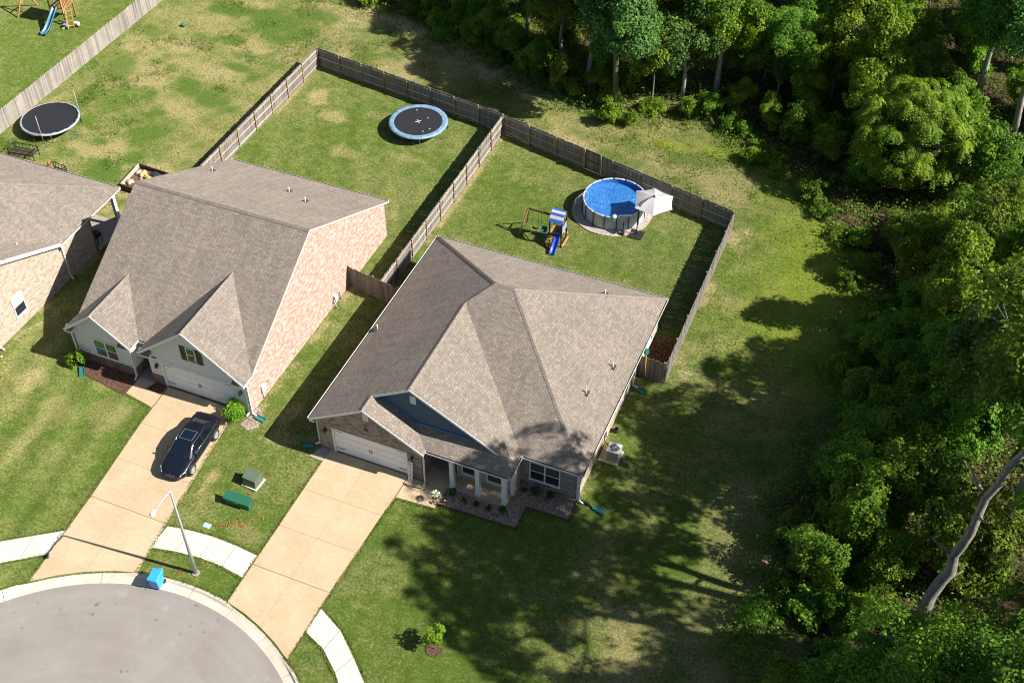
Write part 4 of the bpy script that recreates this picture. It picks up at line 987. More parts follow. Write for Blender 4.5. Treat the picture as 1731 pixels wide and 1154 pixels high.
mb = MB(); mb.disc((-1.98, -12.3, 7.165), .11, 12); mb.build('lens', K['lens'], hd)
# ------------------------------------------------------------------ wheelie bin at the kerb
bn = empty('wheelie_bin', (-3.5, -12.12, -.10), 'bright blue wheelie bin standing at the kerb below the street lamp', 'bin', rad(7))
mb = MB(); mb.add([(-.24, -.30, .08), (.24, -.30, .08), (.24, .26, .08), (-.24, .26, .08), (-.29, -.40, .98), (.29, -.40, .98), (.29, .36, .98), (-.29, .36, .98)], [(0, 3, 2, 1), (0, 1, 5, 4), (1, 2, 6, 5), (2, 3, 7, 6), (3, 0, 4, 7), (4, 5, 6, 7)]); lbuild(mb, 'bin_body', K['bin'], bn, 0, .03)
mb = MB(); mb.add([(-.31, -.44, .985), (.31, -.44, .985), (.31, .40, 1.0), (-.31, .40, 1.0), (-.27, -.38, 1.04), (.27, -.38, 1.04), (.27, .34, 1.09), (-.27, .34, 1.09)], [(0, 3, 2, 1), (0, 1, 5, 4), (1, 2, 6, 5), (2, 3, 7, 6), (3, 0, 4, 7), (4, 5, 6, 7)]); lid = lbuild(mb, 'lid', K['bin'], bn, 0, .015)
mb = MB(); mb.tube([(-.26, .46, .98), (.26, .46, .98)], .02, 8); mb.bar((-.22, .36, .96), (-.22, .46, .98), .03, .03); mb.bar((.22, .36, .96), (.22, .46, .98), .03, .03); lbuild(mb, 'handle', K['bin'], bn)
for s in (-1, 1):
    mb = MB(); mb.cyl((0, 0, -.03), .12, .06, 16, Matrix.Translation((s*.27, .27, .12)) @ Matrix.Rotation(math.pi/2, 4, 'Y')); lbuild(mb, 'wheel', K['rubber'], bn)
# ------------------------------------------------------------------ utility boxes and meter lid
tr = empty('transformer_box', (-2.35, -4.0, 0), 'olive-green transformer box on a concrete pad between the driveways', 'utility box', rad(-4))
mb = MB(); mb.box(-.52, -.50, -.05, .52, .50, .12); lbuild(mb, 'pad', K['walk'], tr, 0, .01)
mb = MB(); mb.add([(-.46, -.42, .12), (.46, -.42, .12), (.46, .42, .12), (-.46, .42, .12), (-.42, -.34, .72), (.42, -.34, .72), (.42, .30, .84), (-.42, .30, .84)], [(0, 3, 2, 1), (0, 1, 5, 4), (1, 2, 6, 5), (2, 3, 7, 6), (3, 0, 4, 7), (4, 5, 6, 7)]); lbuild(mb, 'cabinet', K['trans'], tr, 0, .02)
mb = MB(); mb.add([(-.45, -.37, .715), (.45, -.37, .715), (.45, .0, .80), (-.45, .0, .80)], [(0, 1, 2, 3)]); mb.add([(-.45, .0, .80), (.45, .0, .80), (.45, .34, .87), (-.45, .34, .87)], [(0, 1, 2, 3)]); lbuild(mb, 'lid', K['trans'], tr)
pd = empty('utility_pedestal', (-2.3, -5.7, 0), 'long dark green utility pedestal with a sloping lid near the pavement', 'utility box', rad(1))
mb = MB(); mb.add([(-.80, -.20, -.02), (.80, -.20, -.02), (.80, .22, -.02), (-.80, .22, -.02), (-.80, -.20, .52), (.80, -.20, .52), (.80, .22, .70), (-.80, .22, .70)], [(0, 3, 2, 1), (0, 1, 5, 4), (1, 2, 6, 5), (2, 3, 7, 6), (3, 0, 4, 7), (4, 5, 6, 7)]); lbuild(mb, 'cabinet', K['ped'], pd, 0, .015)
mb = MB(); mb.wallpoly([(-.83, -.26, .53), (.83, -.26, .53), (.83, .25, .75), (-.83, .25, .75)], (0, 0, -.03)); lbuild(mb, 'lid', K['ped'], pd)
mb = MB(); mb.box(-.12, -.215, .34, .10, -.202, .46); lbuild(mb, 'data_plate', K['lid'], pd)
mb = MB(); c = px(350, 888); mb.box(c.x-.23, c.y-.16, -.04, c.x+.23, c.y+.16, .035); thing('meter_lid', mb, K['lid'], 'pale blue water meter lid set in the grass by the pavement', 'lid', bevel=.01)
# sprayed utility markings: coloured grass tips
def marks(pts, mat, label, n=40, rad_=.12, name='paint_mark'):
    mb = MB(); rg = random.Random(len(label)+n)
    for (u, v) in pts:
        c = px(u, v)
        for k in range(n):
            x = c.x+rg.gauss(0, rad_); y = c.y+rg.gauss(0, rad_*.6); a = rg.uniform(0, 3.14); s_ = rg.uniform(.02, .05); h = rg.uniform(.025, .06)
            mb.add([(x-s_*math.cos(a), y-s_*math.sin(a), h), (x+s_*math.cos(a), y+s_*math.sin(a), h), (x+s_*.5+.01, y+.02, h+.03), (x-s_*.5, y+.03, h+.03)], [(0, 1, 2, 3)])
    o = mb.build(name, mat, None); return tag(o, label, 'paint mark', 'sprayed utility marks on the lawn', 'stuff')
marks([(366+u*6, 888+2*math.sin(u)) for u in range(9)]+[(418, 884), (428, 878), (437, 872)], K['orange'], 'orange sprayed line on the lawn beside the meter lid', 12, .09)
marks([(325, 958), (339, 956), (306, 966), (303, 970)], K['red'], 'red sprayed marks on the verge by the lamp post', 16)
marks([(409, 868), (403, 878), (393, 884), (418, 835), (455, 803)], K['red'], 'red sprayed marks around the green utility boxes', 10, .12)
marks([(462, 845), (445, 876), (432, 900), (475, 818), (486, 790)], K['yellow'], 'yellow sprayed dots on the lawn along the driveway edge', 9, .06)
# ------------------------------------------------------------------ splash blocks, drain pipe
def splash(x, y, rz, label):
    o = empty('splash_block', (x, y, 0), label, 'splash block', rz, 'green splash blocks under the downspouts')
    mb = MB(); mb.add([(0, -.13, -.02), (.75, -.17, -.02), (.75, .17, -.02), (0, .13, -.02), (0, -.13, .13), (.75, -.17, .09), (.75, .17, .09), (0, .13, .13)], [(0, 3, 2, 1), (0, 1, 5, 4), (1, 2, 6, 5), (2, 3, 7, 6), (3, 0, 4, 7)])
    mb.add([(.02, -.10, .09), (.74, -.14, .05), (.74, .14, .05), (.02, .10, .09)], [(0, 1, 2, 3)]); lbuild(mb, 'tray', K['greenp'], o)
    for s in (-1, 1):
        mb = MB(); mb.bar((0, s*.13, .11), (.75, s*.17, .08), .03, .08); lbuild(mb, 'rim', K['greenp'], o)
splash(-4.98, .55, rad(-8), 'teal green splash block at the corner of the pink brick wall')
splash(16.0, 11.85, rad(-10), 'teal green splash block beside the sunny wall near the side fence')
splash(-.42, -.12, rad(200), 'teal green splash block in shade at the garage corner')
splash(16.75, 1.98, rad(-12), 'teal green splash block at the end of the black drain pipe')
splash(-17.5, -.1, rad(-50), 'teal green splash block by the shrub at the pale gable')
mb = MB(); mb.tube([(15.95, 2.12, .12), (16.3, 2.08, .09), (16.8, 1.98, .08)], .075, 10); thing('drain_pipe', mb, K['black'], 'black corrugated drain pipe leading from the corner downspout', 'pipe')
# ------------------------------------------------------------------ air conditioner
ac = empty('air_conditioner', (16.42, 6.0, 0), 'grey air conditioner with round fan grille on a concrete pad', 'air conditioner')
mb = MB(); mb.box(15.78, 5.42, -.05, 17.05, 6.62, .09); mb.build('pad', K['drive'], ac, bevel=.01)
cx, cy = 16.62, 5.98
mb = MB(); mb.box(cx-.36, cy-.36, .09, cx+.36, cy+.36, .88); mb.build('cabinet', K['black'], ac, bevel=.04)
for k in range(14):
    z = .14+k*.052; mb = MB(); mb.box(cx-.375, cy-.375, z, cx+.375, cy+.375, z+.014); mb.build('louvre', K['alu'], ac)
mb = MB(); mb.lathe([(.28, .0), (.29, .06), (.42, .06)], 4, (cx, cy, .87), Matrix.Translation((cx, cy, 0)) @ Matrix.Rotation(math.pi/4, 4, 'Z') @ Matrix.Translation((-cx, -cy, 0)), False)
mb = MB(); n = 32; ring = [(cx+.29*math.cos(2*math.pi*k/n), cy+.29*math.sin(2*math.pi*k/n), .93) for k in range(n)]
sq = []
for k in range(n):
    t = 2*math.pi*k/n; c, s_ = math.cos(t), math.sin(t); m_ = max(abs(c), abs(s_)); sq.append((cx+.39*c/m_, cy+.39*s_/m_, .93))
mb.add(ring+sq, [(k, (k+1) % n, n+(k+1) % n, n+k)[::-1] for k in range(n)]); mb.add(sq+[(x, y, .87) for x, y, z in sq], [(k, (k+1) % n, n+(k+1) % n, n+k)[::-1] for k in range(n)]); top = mb.build('top_panel', K['white'], ac)
mb = MB(); mb.cyl((cx, cy, .915), .075, .03, 14); mb.build('fan_hub', K['white'], ac)
mb = MB(); mb.disc((cx, cy, .885), .29, 24); mb.build('fan_well', K['trough'], ac)
for k in range(5):
    t = 2*math.pi*k/5; M_ = Matrix.Translation((cx, cy, .90)) @ Matrix.Rotation(t, 4, 'Z') @ Matrix.Rotation(.25, 4, 'X')
    mb = MB(); mb.add([(.06, -.04, 0), (.27, -.10, 0), (.27, .07, 0), (.06, .04, 0)], [(0, 1, 2, 3)], M_); mb.build('fan_blade', K['steel'], ac)
mb = MB()
for r_ in (.13, .19, .25):
    pts = [(cx+r_*math.cos(t), cy+r_*math.sin(t), .935) for t in np.linspace(0, 2*math.pi, 25)]; mb.tube(pts, .006, 5, False)
for k in range(8):
    t = math.pi*k/8; mb.tube([(cx-.29*math.cos(t), cy-.29*math.sin(t), .937), (cx+.29*math.cos(t), cy+.29*math.sin(t), .937)], .005, 4)
mb.build('grille', K['steel'], ac)
mb = MB(); mb.tube([(15.78, 6.55, .5), (15.95, 6.4, .2), (16.3, 6.2, .18)], .03, 6); mb.build('copper_line', K['orange'], ac)
mb = MB(); c = px(1031, 738); mb.lathe([(0, 0), (.14, 0), (.18, .28), (.15, .28), (.13, .06)], 14, (16.05, 8.0, 0)); thing('plant_pot', mb, K['black'], 'small black pot by the sunny wall near the air conditioner', 'pot')
# ------------------------------------------------------------------ teal net on a yellow pole
np_o = empty('pool_net', (16.22, 12.72, 0), 'yellow pole topped by a teal net bag leaning at the side fence', 'pool net')
mb = MB(); mb.tube([(16.35, 12.75, 0), (16.24, 12.86, 2.15)], .025, 6); mb.build('pole', K['yellow'], np_o)
mb = MB(); mb.tube([(16.24, 12.86, 2.15), (16.05, 12.9, 2.45), (16.12, 12.92, 2.8), (16.36, 12.9, 2.8), (16.40, 12.88, 2.42), (16.24, 12.86, 2.15)], .02, 6)
mb.add([(16.24, 12.83, 2.15), (16.04, 12.84, 2.45), (16.1, 12.84, 2.8), (16.36, 12.84, 2.8), (16.42, 12.82, 2.42), (16.26, 12.6, 2.35), (16.25, 12.66, 2.6)], [(0, 1, 5), (1, 2, 6, 5), (2, 3, 6), (3, 4, 5, 6), (4, 0, 5)]); mb.build('net_bag', K['greenp'], np_o)
# ------------------------------------------------------------------ trampolines
def trampoline(c, R, h, mat_pad, label, rz=0, cross=False, poles=0, padw=.34):
    o = empty('trampoline', (c[0], c[1], 0), label, 'trampoline', rz)
    mb = MB(); mb.disc((0, 0, h-.02), R-padw+.02, 40); lbuild(mb, 'jump_mat', K['mat'], o)
    n = 16; mb = MB(); N = 48
    for k in range(N):
        a, b = 2*math.pi*k/N, 2*math.pi*(k+1)/N; f = lambda t, r_, z: (r_*math.cos(t), r_*math.sin(t), z)
        sg = .02*math.sin(k*2.3); mb.add([f(a, R-padw, h), f(b, R-padw, h), f(b, R-.12, h+.045+sg), f(a, R-.12, h+.045+sg), f(b, R+.03, h), f(a, R+.03, h), f(b, R+.04, h-.09), f(a, R+.04, h-.09)], [(0, 3, 2, 1), (3, 5, 4, 2), (5, 7, 6, 4)], None, True)
    lbuild(mb, 'safety_pad', mat_pad, o)
    mb = MB(); mb.tube([(R*math.cos(t), R*math.sin(t), h-.05) for t in np.linspace(0, 2*math.pi, 41)], .03, 6, False); lbuild(mb, 'frame_ring', K['steel'], o)
    for k in range(4):
        a, b = 2*math.pi*(k+.2)/4, 2*math.pi*(k+.8)/4; f = lambda t, z, r_=R: (r_*math.cos(t), r_*math.sin(t), z)
        mb = MB(); mb.tube([f(a, h-.05), f(a, .05), f((a*3+b)/4, .02, R*.985), f((a+3*b)/4, .02, R*.985), f(b, .05), f(b, h-.05)], .025, 6); lbuild(mb, 'leg', K['dsteel'], o)
    if cross:
        for t in (.6, .6+math.pi/2):
            d = Vector((math.cos(t), math.sin(t), 0)); mb = MB(); mb.bar(-d*.24+Vector((0, 0, h-.012)), d*.24+Vector((0, 0, h-.012)), .05, .008); lbuild(mb, 'cross_mark', K['white'], o)
    return o
tA = trampoline((-8.85, 31.95), 2.32, .88, K['padblue'], 'round trampoline with pale blue pad and white cross in the fenced yard', rad(10), True, padw=.40)
for (x, y) in ((.9, -1.1), (.5, -.2+.9), (-.8, 1.35), (1.25, -.6)):
    mb = MB(); mb.lathe([(0, 0), (.09, .01), (0, .03)], 7, (tA.location.x+x, tA.location.y+y, .862)); o = thing('dead_leaf', mb, K['stone'], 'dry leaf lying on the black mat of the blue-rimmed trampoline', 'leaf', 'leaves on the trampoline mat')
tB = trampoline((-36.1, 21.15), 2.28, .82, K['dsteel2'], 'black trampoline with a thin grey rim and two bare poles by the meadow fence', rad(20), padw=.09)
for (u, v) in ((77, 240), (136, 200)):
    p = px(u, v); d = Vector((p.x-tB.location.x, p.y-tB.location.y, 0)).normalized(); q = Matrix.Rotation(-tB.rotation_euler.z, 4, 'Z') @ (d*2.36)
    mb = MB(); mb.tube([(q.x, q.y, 0), (q.x, q.y, 2.55)], .02, 6); mb.lathe([(0, 0), (.04, .03), (0, .08)], 8, (q.x, q.y, 2.55)); lbuild(mb, 'net_pole', K['alu'], tB)
# ------------------------------------------------------------------ pool
PCx, PCy, PR, PH = 8.87, 28.25, 2.30, 1.22
pool = empty('above_ground_pool', (PCx, PCy, 0), 'round above-ground pool with grey wall and blue rippled water', 'pool')
N = 16
def arcpts(r_, a, b, n, z): return [(PCx+r_*math.cos(a+(b-a)*k/n), PCy+r_*math.sin(a+(b-a)*k/n), z) for k in range(n+1)]
for k in range(N):
    a, b = 2*math.pi*k/N, 2*math.pi*(k+1)/N
    mb = MB(); lo = arcpts(PR, a, b, 4, .06); hi = arcpts(PR, a, b, 4, PH); mb.add(lo+hi, [(i, i+1, 6+i, 5+i) for i in range(4)], None, True); mb.build('wall_panel', K['poolwall'], pool)
    mb = MB(); mb.bar((PCx+(PR+.03)*math.cos(a), PCy+(PR+.03)*math.sin(a), .02), (PCx+(PR+.03)*math.cos(a), PCy+(PR+.03)*math.sin(a), PH), .06, .05, (math.cos(a), math.sin(a), 0)); mb.build('upright', K['black'], pool)
    mb = MB(); pts = arcpts(PR, a+.012, b-.012, 4, PH+.02); mb.tube(pts, .055, 8); mb.build('top_rail', K['alu'], pool)
t = NT('pool_liner'); t.set(Base_Color=t.ramp(t.noise(t.pos(), 5, 3), [(.3, (.012, .09, .34)), (.7, (.03, .16, .46))]), Roughness=.5); K['liner'] = t.m
mb = MB(); mb.lathe([(0, .04), (PR-.03, .04), (PR-.03, PH)], 48, (PCx, PCy, 0)); mb.build('liner', K['liner'], pool)
t = NT('pool_water'); t.b.inputs['Transmission Weight'].default_value = .0
t.set(Base_Color=t.ramp(t.noise(t.pos(), 3.2, 3, .6, 1.2), [(.3, (.016, .115, .38)), (.7, (.05, .21, .52))]), Roughness=.06)
rr = t.n('VectorMath', operation='DISTANCE'); t.l(t.pos(), rr.inputs[0]); rr.inputs[1].default_value = (PCx+.9, PCy+.9, .9)
wv = t.mth('SINE', t.mth('MULTIPLY', rr.outputs['Value'], 26)); t.bump(t.mth('ADD', t.mth('MULTIPLY', wv, .22), t.mth('MULTIPLY', t.noise(t.pos(), 7, 4, .65, 1.2), 4.0)), .9, .03); K['water'] = t.m
t.b.inputs['Specular IOR Level'].default_value = .5
mb = MB(); mb.disc((PCx, PCy, PH-.36), PR-.035, 48); mb.build('water_surface', K['water'], pool)
mb = MB()
for s in (-.2, .2): mb.tube([(PCx-1.95+s*.3, PCy-.75+s, .3), (PCx-1.95+s*.3, PCy-.75+s, PH+.35), (PCx-2.2+s*.3, PCy-.85+s, PH+.42), (PCx-2.55+s*.3, PCy-1.0+s, PH), (PCx-2.62+s*.3, PCy-1.03+s, .03)], .02, 6)
for z in (.4, .7, 1.0): mb.tube([(PCx-1.95-.06, PCy-.95, z), (PCx-1.95+.06, PCy-.55, z)], .015, 6)
mb.build('ladder', K['alu'], pool)
# pump and skimmer
pu = empty('pool_pump', (10.0, 25.9, .06), 'pale blue round skimmer and pump clipped to the pool edge', 'pump')
mb = MB(); mb.lathe([(0, .0), (.17, 0), (.19, .1), (.17, .2), (0, .24)], 16, (9.55, 26.1, PH-.02)); mb.box(9.45, 26.0, PH-.3, 9.65, 26.12, PH); mb.build('skimmer', K['lid'], pu)
mb = MB()
for k in range(9): mb.lathe([(0, 0), (.09, .03), (.1, .08), (0, .14)], 8, (9.9+k*.085+random.uniform(-.05, .05), 26.32+k*.05+random.uniform(-.08, .08), PH+.03))
o = mb.build('float_cluster', K['pvcw'], pu); 
mb = MB(); mb.tube([(10.25, 26.28, .9), (10.3, 26.1, .6), (10.32, 25.98, .14)], .035, 6); mb.box(10.2, 25.75, .06, 10.45, 26.05, .3); mb.build('hose', K['black'], pu)
# paved ring
pav = bpy.data.objects.new('paved_ring', None); col.objects.link(pav); pav.location = (8.72, 28.25, 0); pav['kind'] = 'structure'
mb = MB(); mb.disc((8.72, 28.25, .04), 2.62, 48); mb.disc((8.72, 28.25, -.05), 2.62, 48); mb.lathe([(2.62, -.05), (2.62, .04)], 48, (8.72, 28.25, 0)); mb.build('paving_bed', K['slab'], pav)
n = 54
for k in range(n):
    a, b = 2*math.pi*k/n+.004, 2*math.pi*(k+1)/n-.004; f = lambda t, r_: (8.72+r_*math.cos(t), 28.25+r_*math.sin(t))
    mb = MB(); mb.prism([f(a, 2.63), f(a, 2.98), f(b, 2.98), f(b, 2.63)], -.05, .06+random.uniform(0, .012)); mb.build('edging_stone', K['paver'], pav)
for r0, r1, n in ((2.33, 2.60, 46),):
    for k in range(n):
        a, b = 2*math.pi*k/n+.005, 2*math.pi*(k+1)/n-.005; f = lambda t, r_: (8.72+r_*math.cos(t), 28.25+r_*math.sin(t))
        mb = MB(); mb.prism([f(a, r0), f(a, r1), f(b, r1), f(b, r0)], 0, .052+random.uniform(0, .01)); mb.build('paver', K['paver'], pav)
# ------------------------------------------------------------------ parasol
um = empty('cantilever_parasol', (11.35, 26.25, 0), 'off-white cantilever parasol leaning over the edge of the pool', 'parasol')
for dx in (-.5, .02):
    for dy in (-.5, .02): 
        mb = MB(); mb.box(11.0+dx+.25, 26.2+dy+.1, 0, 11.0+dx+.73, 26.2+dy+.58, .07); mb.build('base_weight', K['black'], um, bevel=.02)
mb = MB(); mb.tube([(11.25, 26.3, .05), (11.25, 26.3, 2.0)], .04, 8); mb.build('pole', K['black'], um)
ax, ay, az = 12.02, 27.42, 2.86
mb = MB(); mb.tube([(11.25, 26.3, 1.7), (11.25, 26.32, 2.35), (11.4, 26.5, 2.75), (11.7, 26.95, 2.98), (ax, ay, 3.02), (ax, ay, az)], .035, 8); mb.build('arm', K['black'], um)
rim = [(10.45, 28.15, 2.44), (10.98, 26.2, 2.44), (12.45, 25.85, 2.44), (13.5, 27.05, 2.44), (13.1, 28.55, 2.44), (11.6, 28.95, 2.44)]
mb = MB()
for k in range(6):
    a = Vector(rim[k]); b = Vector(rim[(k+1) % 6]); A = Vector((ax, ay, az)); n = 5; rows = []
    for i in range(n+1):
        s_ = i/n; row = []
        for j in range(5):
            u = j/4; e = a.lerp(b, u); e = e.lerp(A, .055*math.sin(math.pi*u)) ; p = A.lerp(e, s_); p.z += -.05*math.sin(math.pi*u)*s_ + .05*math.sin(math.pi*s_); row.append(p)
        rows.append(row)
    vs = [p for r_ in rows for p in r_]; mb.add(vs, [(i*5+j, (i+1)*5+j, (i+1)*5+j+1, i*5+j+1) for i in range(n) for j in range(4)], None, False)
mb.build('canopy', K['parasol'], um)
for k in range(6):
    mb = MB(); mb.tube([(ax, ay, az-.06), Vector(rim[k])*.5+Vector((ax, ay, az+.05))*.5-Vector((0, 0, .04)), Vector(rim[k])-Vector((0, 0, .03))], .012, 5); mb.build('rib', K['black'], um)
mb = MB(); mb.lathe([(.08, -.02), (.05, .06), (0, .09)], 10, (ax, ay, az)); mb.build('finial', K['black'], um)
# ------------------------------------------------------------------ playset in the pool yard
ps = empty('swing_playset', (6.2, 23.4, 0), 'small timber playset with blue striped canopy, blue slide and two swings', 'playset')
def bars(name, lst, mat, par, w=.09):
    for a, b in lst: MB().bar(a, b, w, w).build(name, K[mat], par)
X0, X1, Y0, Y1 = 5.82, 6.72, 22.95, 23.95
bars('leg', [((x, y, 0), (x, y, 2.05)) for x in (X0, X1) for y in (Y0, Y1)], 'darkwood', ps)
bars('swing_beam', [((3.9, 23.68, 2.12), (5.85, 23.68, 2.06))], 'darkwood', ps, .10)
bars('frame_leg', [((3.92, 23.66, 2.12), (3.42, 23.08, 0)), ((3.92, 23.70, 2.12), (3.42, 24.6, 0))], 'deck', ps, .08)
bars('brace', [((3.62, 23.32, .95), (3.62, 24.2, .95))], 'darkwood', ps, .07)
for k in range(7): MB().box(X0, Y0+.02+k*.135, 1.08, X1, Y0+.14+k*.135, 1.11).build('deck_board', K['deck'], ps)
for z in (1.2, 1.7): bars('rail', [((X0, Y1, z), (X1, Y1, z)), ((X1, Y0, z), (X1, Y1, z))], 'deck', ps, .06)
for k in range(6):
    z = 1.18+k*.1; MB().box(X1+.02, Y0+.05, z, X1+.035, Y1-.05, z+.095).build('side_panel', K['bluefab'] if k % 2 else K['whitefab'], ps)
# canopy: striped cloth over a low gable frame
yc = 23.72; zr = 2.72
for k in range(5):
    t0, t1 = k/5, (k+1)/5; f = lambda t: (Y0-.08+(yc-Y0+.08)*t, 2.12+(zr-2.12)*math.sin(t*math.pi/2))
    (ya, za), (yb, zb) = f(t0), f(t1)
    MB().wallpoly([(X0-.06, ya, za), (X1+.06, ya, za), (X1+.06, yb, zb), (X0-.06, yb, zb)], (0, 0, -.015)).build('canopy_stripe', K['whitefab'] if k in (1, 3) else K['bluefab'], ps)
MB().wallpoly([(X0-.06, yc, zr), (X1+.06, yc, zr), (X1+.06, Y1+.1, 2.3), (X0-.06, Y1+.1, 2.3)], (0, 0, -.015)).build('canopy_stripe', K['bluefab'], ps)
bars('canopy_post', [((x, y, 2.0), (x, yc, zr-.03)) for x in (X0, X1) for y in (Y0, Y1)], 'deck', ps, .05)
# slide
sx0, sx1 = 6.20, 6.62; prof = [(23.05, 1.15), (22.95, 1.12), (22.75, .95), (22.4, .55), (22.1, .25), (21.85, .12), (21.6, .10)]
prof = [(y+.25, z) for y, z in prof]
mb = MB(); vs = []
for (y, z) in prof: vs += [(sx0, y, z+.14), (sx0+.04, y, z+.14), (sx0+.05, y, z), (sx1-.05, y, z), (sx1-.04, y, z+.14), (sx1, y, z+.14), (sx1, y, z-.02), (sx0, y, z-.02)]
mb.add(vs, [(i*8+j, i*8+(j+1) % 8, (i+1)*8+(j+1) % 8, (i+1)*8+j) for i in range(len(prof)-1) for j in range(8)], None, True); mb.add(vs[-8:], [tuple(range(8))]); mb.build('slide', K['blue'], ps)
# rock ladder beside the slide
for k in range(5):
    z = .2+k*.2; y = 22.45+k*.12; MB().box(5.80, y, z, 6.16, y+.09, z+.06).build('ladder_rung', K['deck'], ps)
bars('ladder_rail', [((5.80, 22.4, .05), (5.80, 23.0, 1.1)), ((6.17, 22.4, .05), (6.17, 23.0, 1.1))], 'darkwood', ps, .06)
MB().box(6.74, 22.9, .05, 6.86, 24.1, .12).build('sandbox_board', K['deck'], ps); MB().box(5.8, 24.0, .4, 6.75, 24.25, .45).build('seat_plank', K['deck'], ps)
for xa, mat, nm in ((4.45, 'blue', 'swing_seat'), (5.12, 'teal', 'swing_seat')):
    for s in (-.22, .22): MB().tube([(xa+s, 23.68, 2.05), (xa+s, 23.70, .5)], .010, 5).build('swing_chain', K['black'], ps)
    if mat == 'blue':
        mb = MB(); n = 8; vs = []
        for i in range(n+1):
            u = -1+2*i/n; vs += [(xa+.22*u, 23.60, .42+.10*u*u), (xa+.22*u, 23.80, .42+.10*u*u)]
        mb.add(vs, [(2*i, 2*i+2, 2*i+3, 2*i+1) for i in range(n)], None, True); mb.build(nm, K['rubber'], ps)
    else:
        mb = MB(); mb.box(xa-.2, 23.5, .42, xa+.2, 23.85, .47); mb.box(xa-.2, 23.82, .47, xa+.2, 23.87, .75); mb.box(xa-.22, 23.5, .47, xa-.18, 23.85, .62); mb.box(xa+.18, 23.5, .47, xa+.22, 23.85, .62); mb.build(nm, K['teal'], ps, bevel=.02)
# ------------------------------------------------------------------ cedar playset at the top left
p2 = empty('swing_playset', (-45.6, 34.6, 0), 'orange cedar playset with teal slide and green roof at the top left corner', 'playset')
ox, oy = -46.2, 34.5
bars('leg', [((x, y, 0), (x, y, 2.9)) for x in (ox, ox+1.4) for y in (oy, oy+1.4)], 'deck', p2, .11)
for k in range(9): MB().box(ox-.05, oy+k*.16, 1.45, ox+1.45, oy+.14+k*.16, 1.49).build('deck_board', K['deck'], p2)
for k in range(8): MB().box(ox+1.42, oy+.05+k*.17, 1.5, ox+1.45, oy+.14+k*.17, 2.35).build('slat', K['deck'], p2)
for k in range(8): MB().box(ox+.05+k*.17, oy+1.42, 1.5, ox+.14+k*.17, oy+1.45, 2.35).build('slat', K['deck'], p2)
bars('rail', [((ox, oy+1.4, 2.35), (ox+1.4, oy+1.4, 2.35)), ((ox+1.4, oy, 2.35), (ox+1.4, oy+1.4, 2.35))], 'deck', p2, .07)
for s in (0, 1):
    MB().wallpoly([(ox-.2 if s == 0 else ox+1.6, oy-.2, 2.8), (ox-.2 if s == 0 else ox+1.6, oy+1.6, 2.8), (ox+.7, oy+1.6, 3.6), (ox+.7, oy-.2, 3.6)], (0, 0, -.05)).build('roof_panel', K['teal'], p2)
    xx = ox-.22 if s == 0 else ox+1.62; bars('roof_trim', [((xx, oy-.22, 2.8), (ox+.7, oy-.22, 3.62)), ((xx, oy+1.62, 2.8), (ox+.7, oy+1.62, 3.62)), ((xx, oy-.2, 2.78), (xx, oy+1.6, 2.78))], 'whitefab', p2, .07)
bars('swing_beam', [((ox, oy+.5, 2.5), (ox-3.2, oy+.5, 2.5))], 'deck', p2, .12)
bars('frame_leg', [((ox-3.1, oy+.45, 2.5), (ox-3.3, oy-.75, 0)), ((ox-3.1, oy+.55, 2.5), (ox-3.2, oy+1.8, 0))], 'deck', p2, .11)
bars('brace', [((ox-3.2, oy-.15, 1.2), (ox-3.15, oy+1.1, 1.2))], 'deck', p2, .08)
sx0, sx1 = ox+.45, ox+.95; prof = [(oy-.0, 1.5), (oy-.3, 1.42), (oy-.8, 1.0), (oy-1.4, .5), (oy-1.85, .22), (oy-2.2, .14), (oy-2.4, .13)]
mb = MB(); vs = []
for (y, z) in prof: vs += [(sx0, y, z+.2), (sx0+.05, y, z+.2), (sx0+.06, y, z), (sx1-.06, y, z), (sx1-.05, y, z+.2), (sx1, y, z+.2), (sx1, y, z-.02), (sx0, y, z-.02)]
mb.add(vs, [(i*8+j, i*8+(j+1) % 8, (i+1)*8+(j+1) % 8, (i+1)*8+j) for i in range(len(prof)-1) for j in range(8)], None, True); mb.build('slide', K['teal'], p2)
bars('ladder_rail', [((ox+1.5, oy+.2, 1.45), (ox+2.1, oy-.6, .05)), ((ox+1.9, oy+.5, 1.45), (ox+2.4, oy-.2, .05))], 'deck', p2, .07)
for k in range(4):
    t = (k+.5)/4; MB().bar((ox+1.5+.6*t, oy+.2-.8*t, 1.45-1.4*t), (ox+1.9+.5*t, oy+.5-.7*t, 1.45-1.4*t), .12, .04).build('ladder_rung', K['deck'], p2)
bars('sandbox_board', [((ox+1.6, oy-.9, .1), (ox+2.2, oy+.3, .1))], 'deck', p2, .12)
for (dx, dy, mt, nm, lb_) in ((1.75, -.5, 'padblue', 'toy', 'pale blue plastic toy lying by the cedar playset slide'), (2.45, .15, 'pvcw', 'toy', 'white plastic toy cart beside the cedar playset')):
    o = empty(nm, (ox+dx, oy+dy, 0), lb_, 'toy')
    mb = MB(); mb.box(ox+dx-.25, oy+dy-.15, .12, ox+dx+.25, oy+dy+.15, .4); mb.build('toy_body', K[mt], o, bevel=.06)
    for s in (-1, 1): MB().cyl((0, 0, -.02), .1, .04, 12, Matrix.Translation((ox+dx+.15*s, oy+dy-.17, .1)) @ Matrix.Rotation(math.pi/2, 4, 'X')).build('wheel', K['rubber'], o)
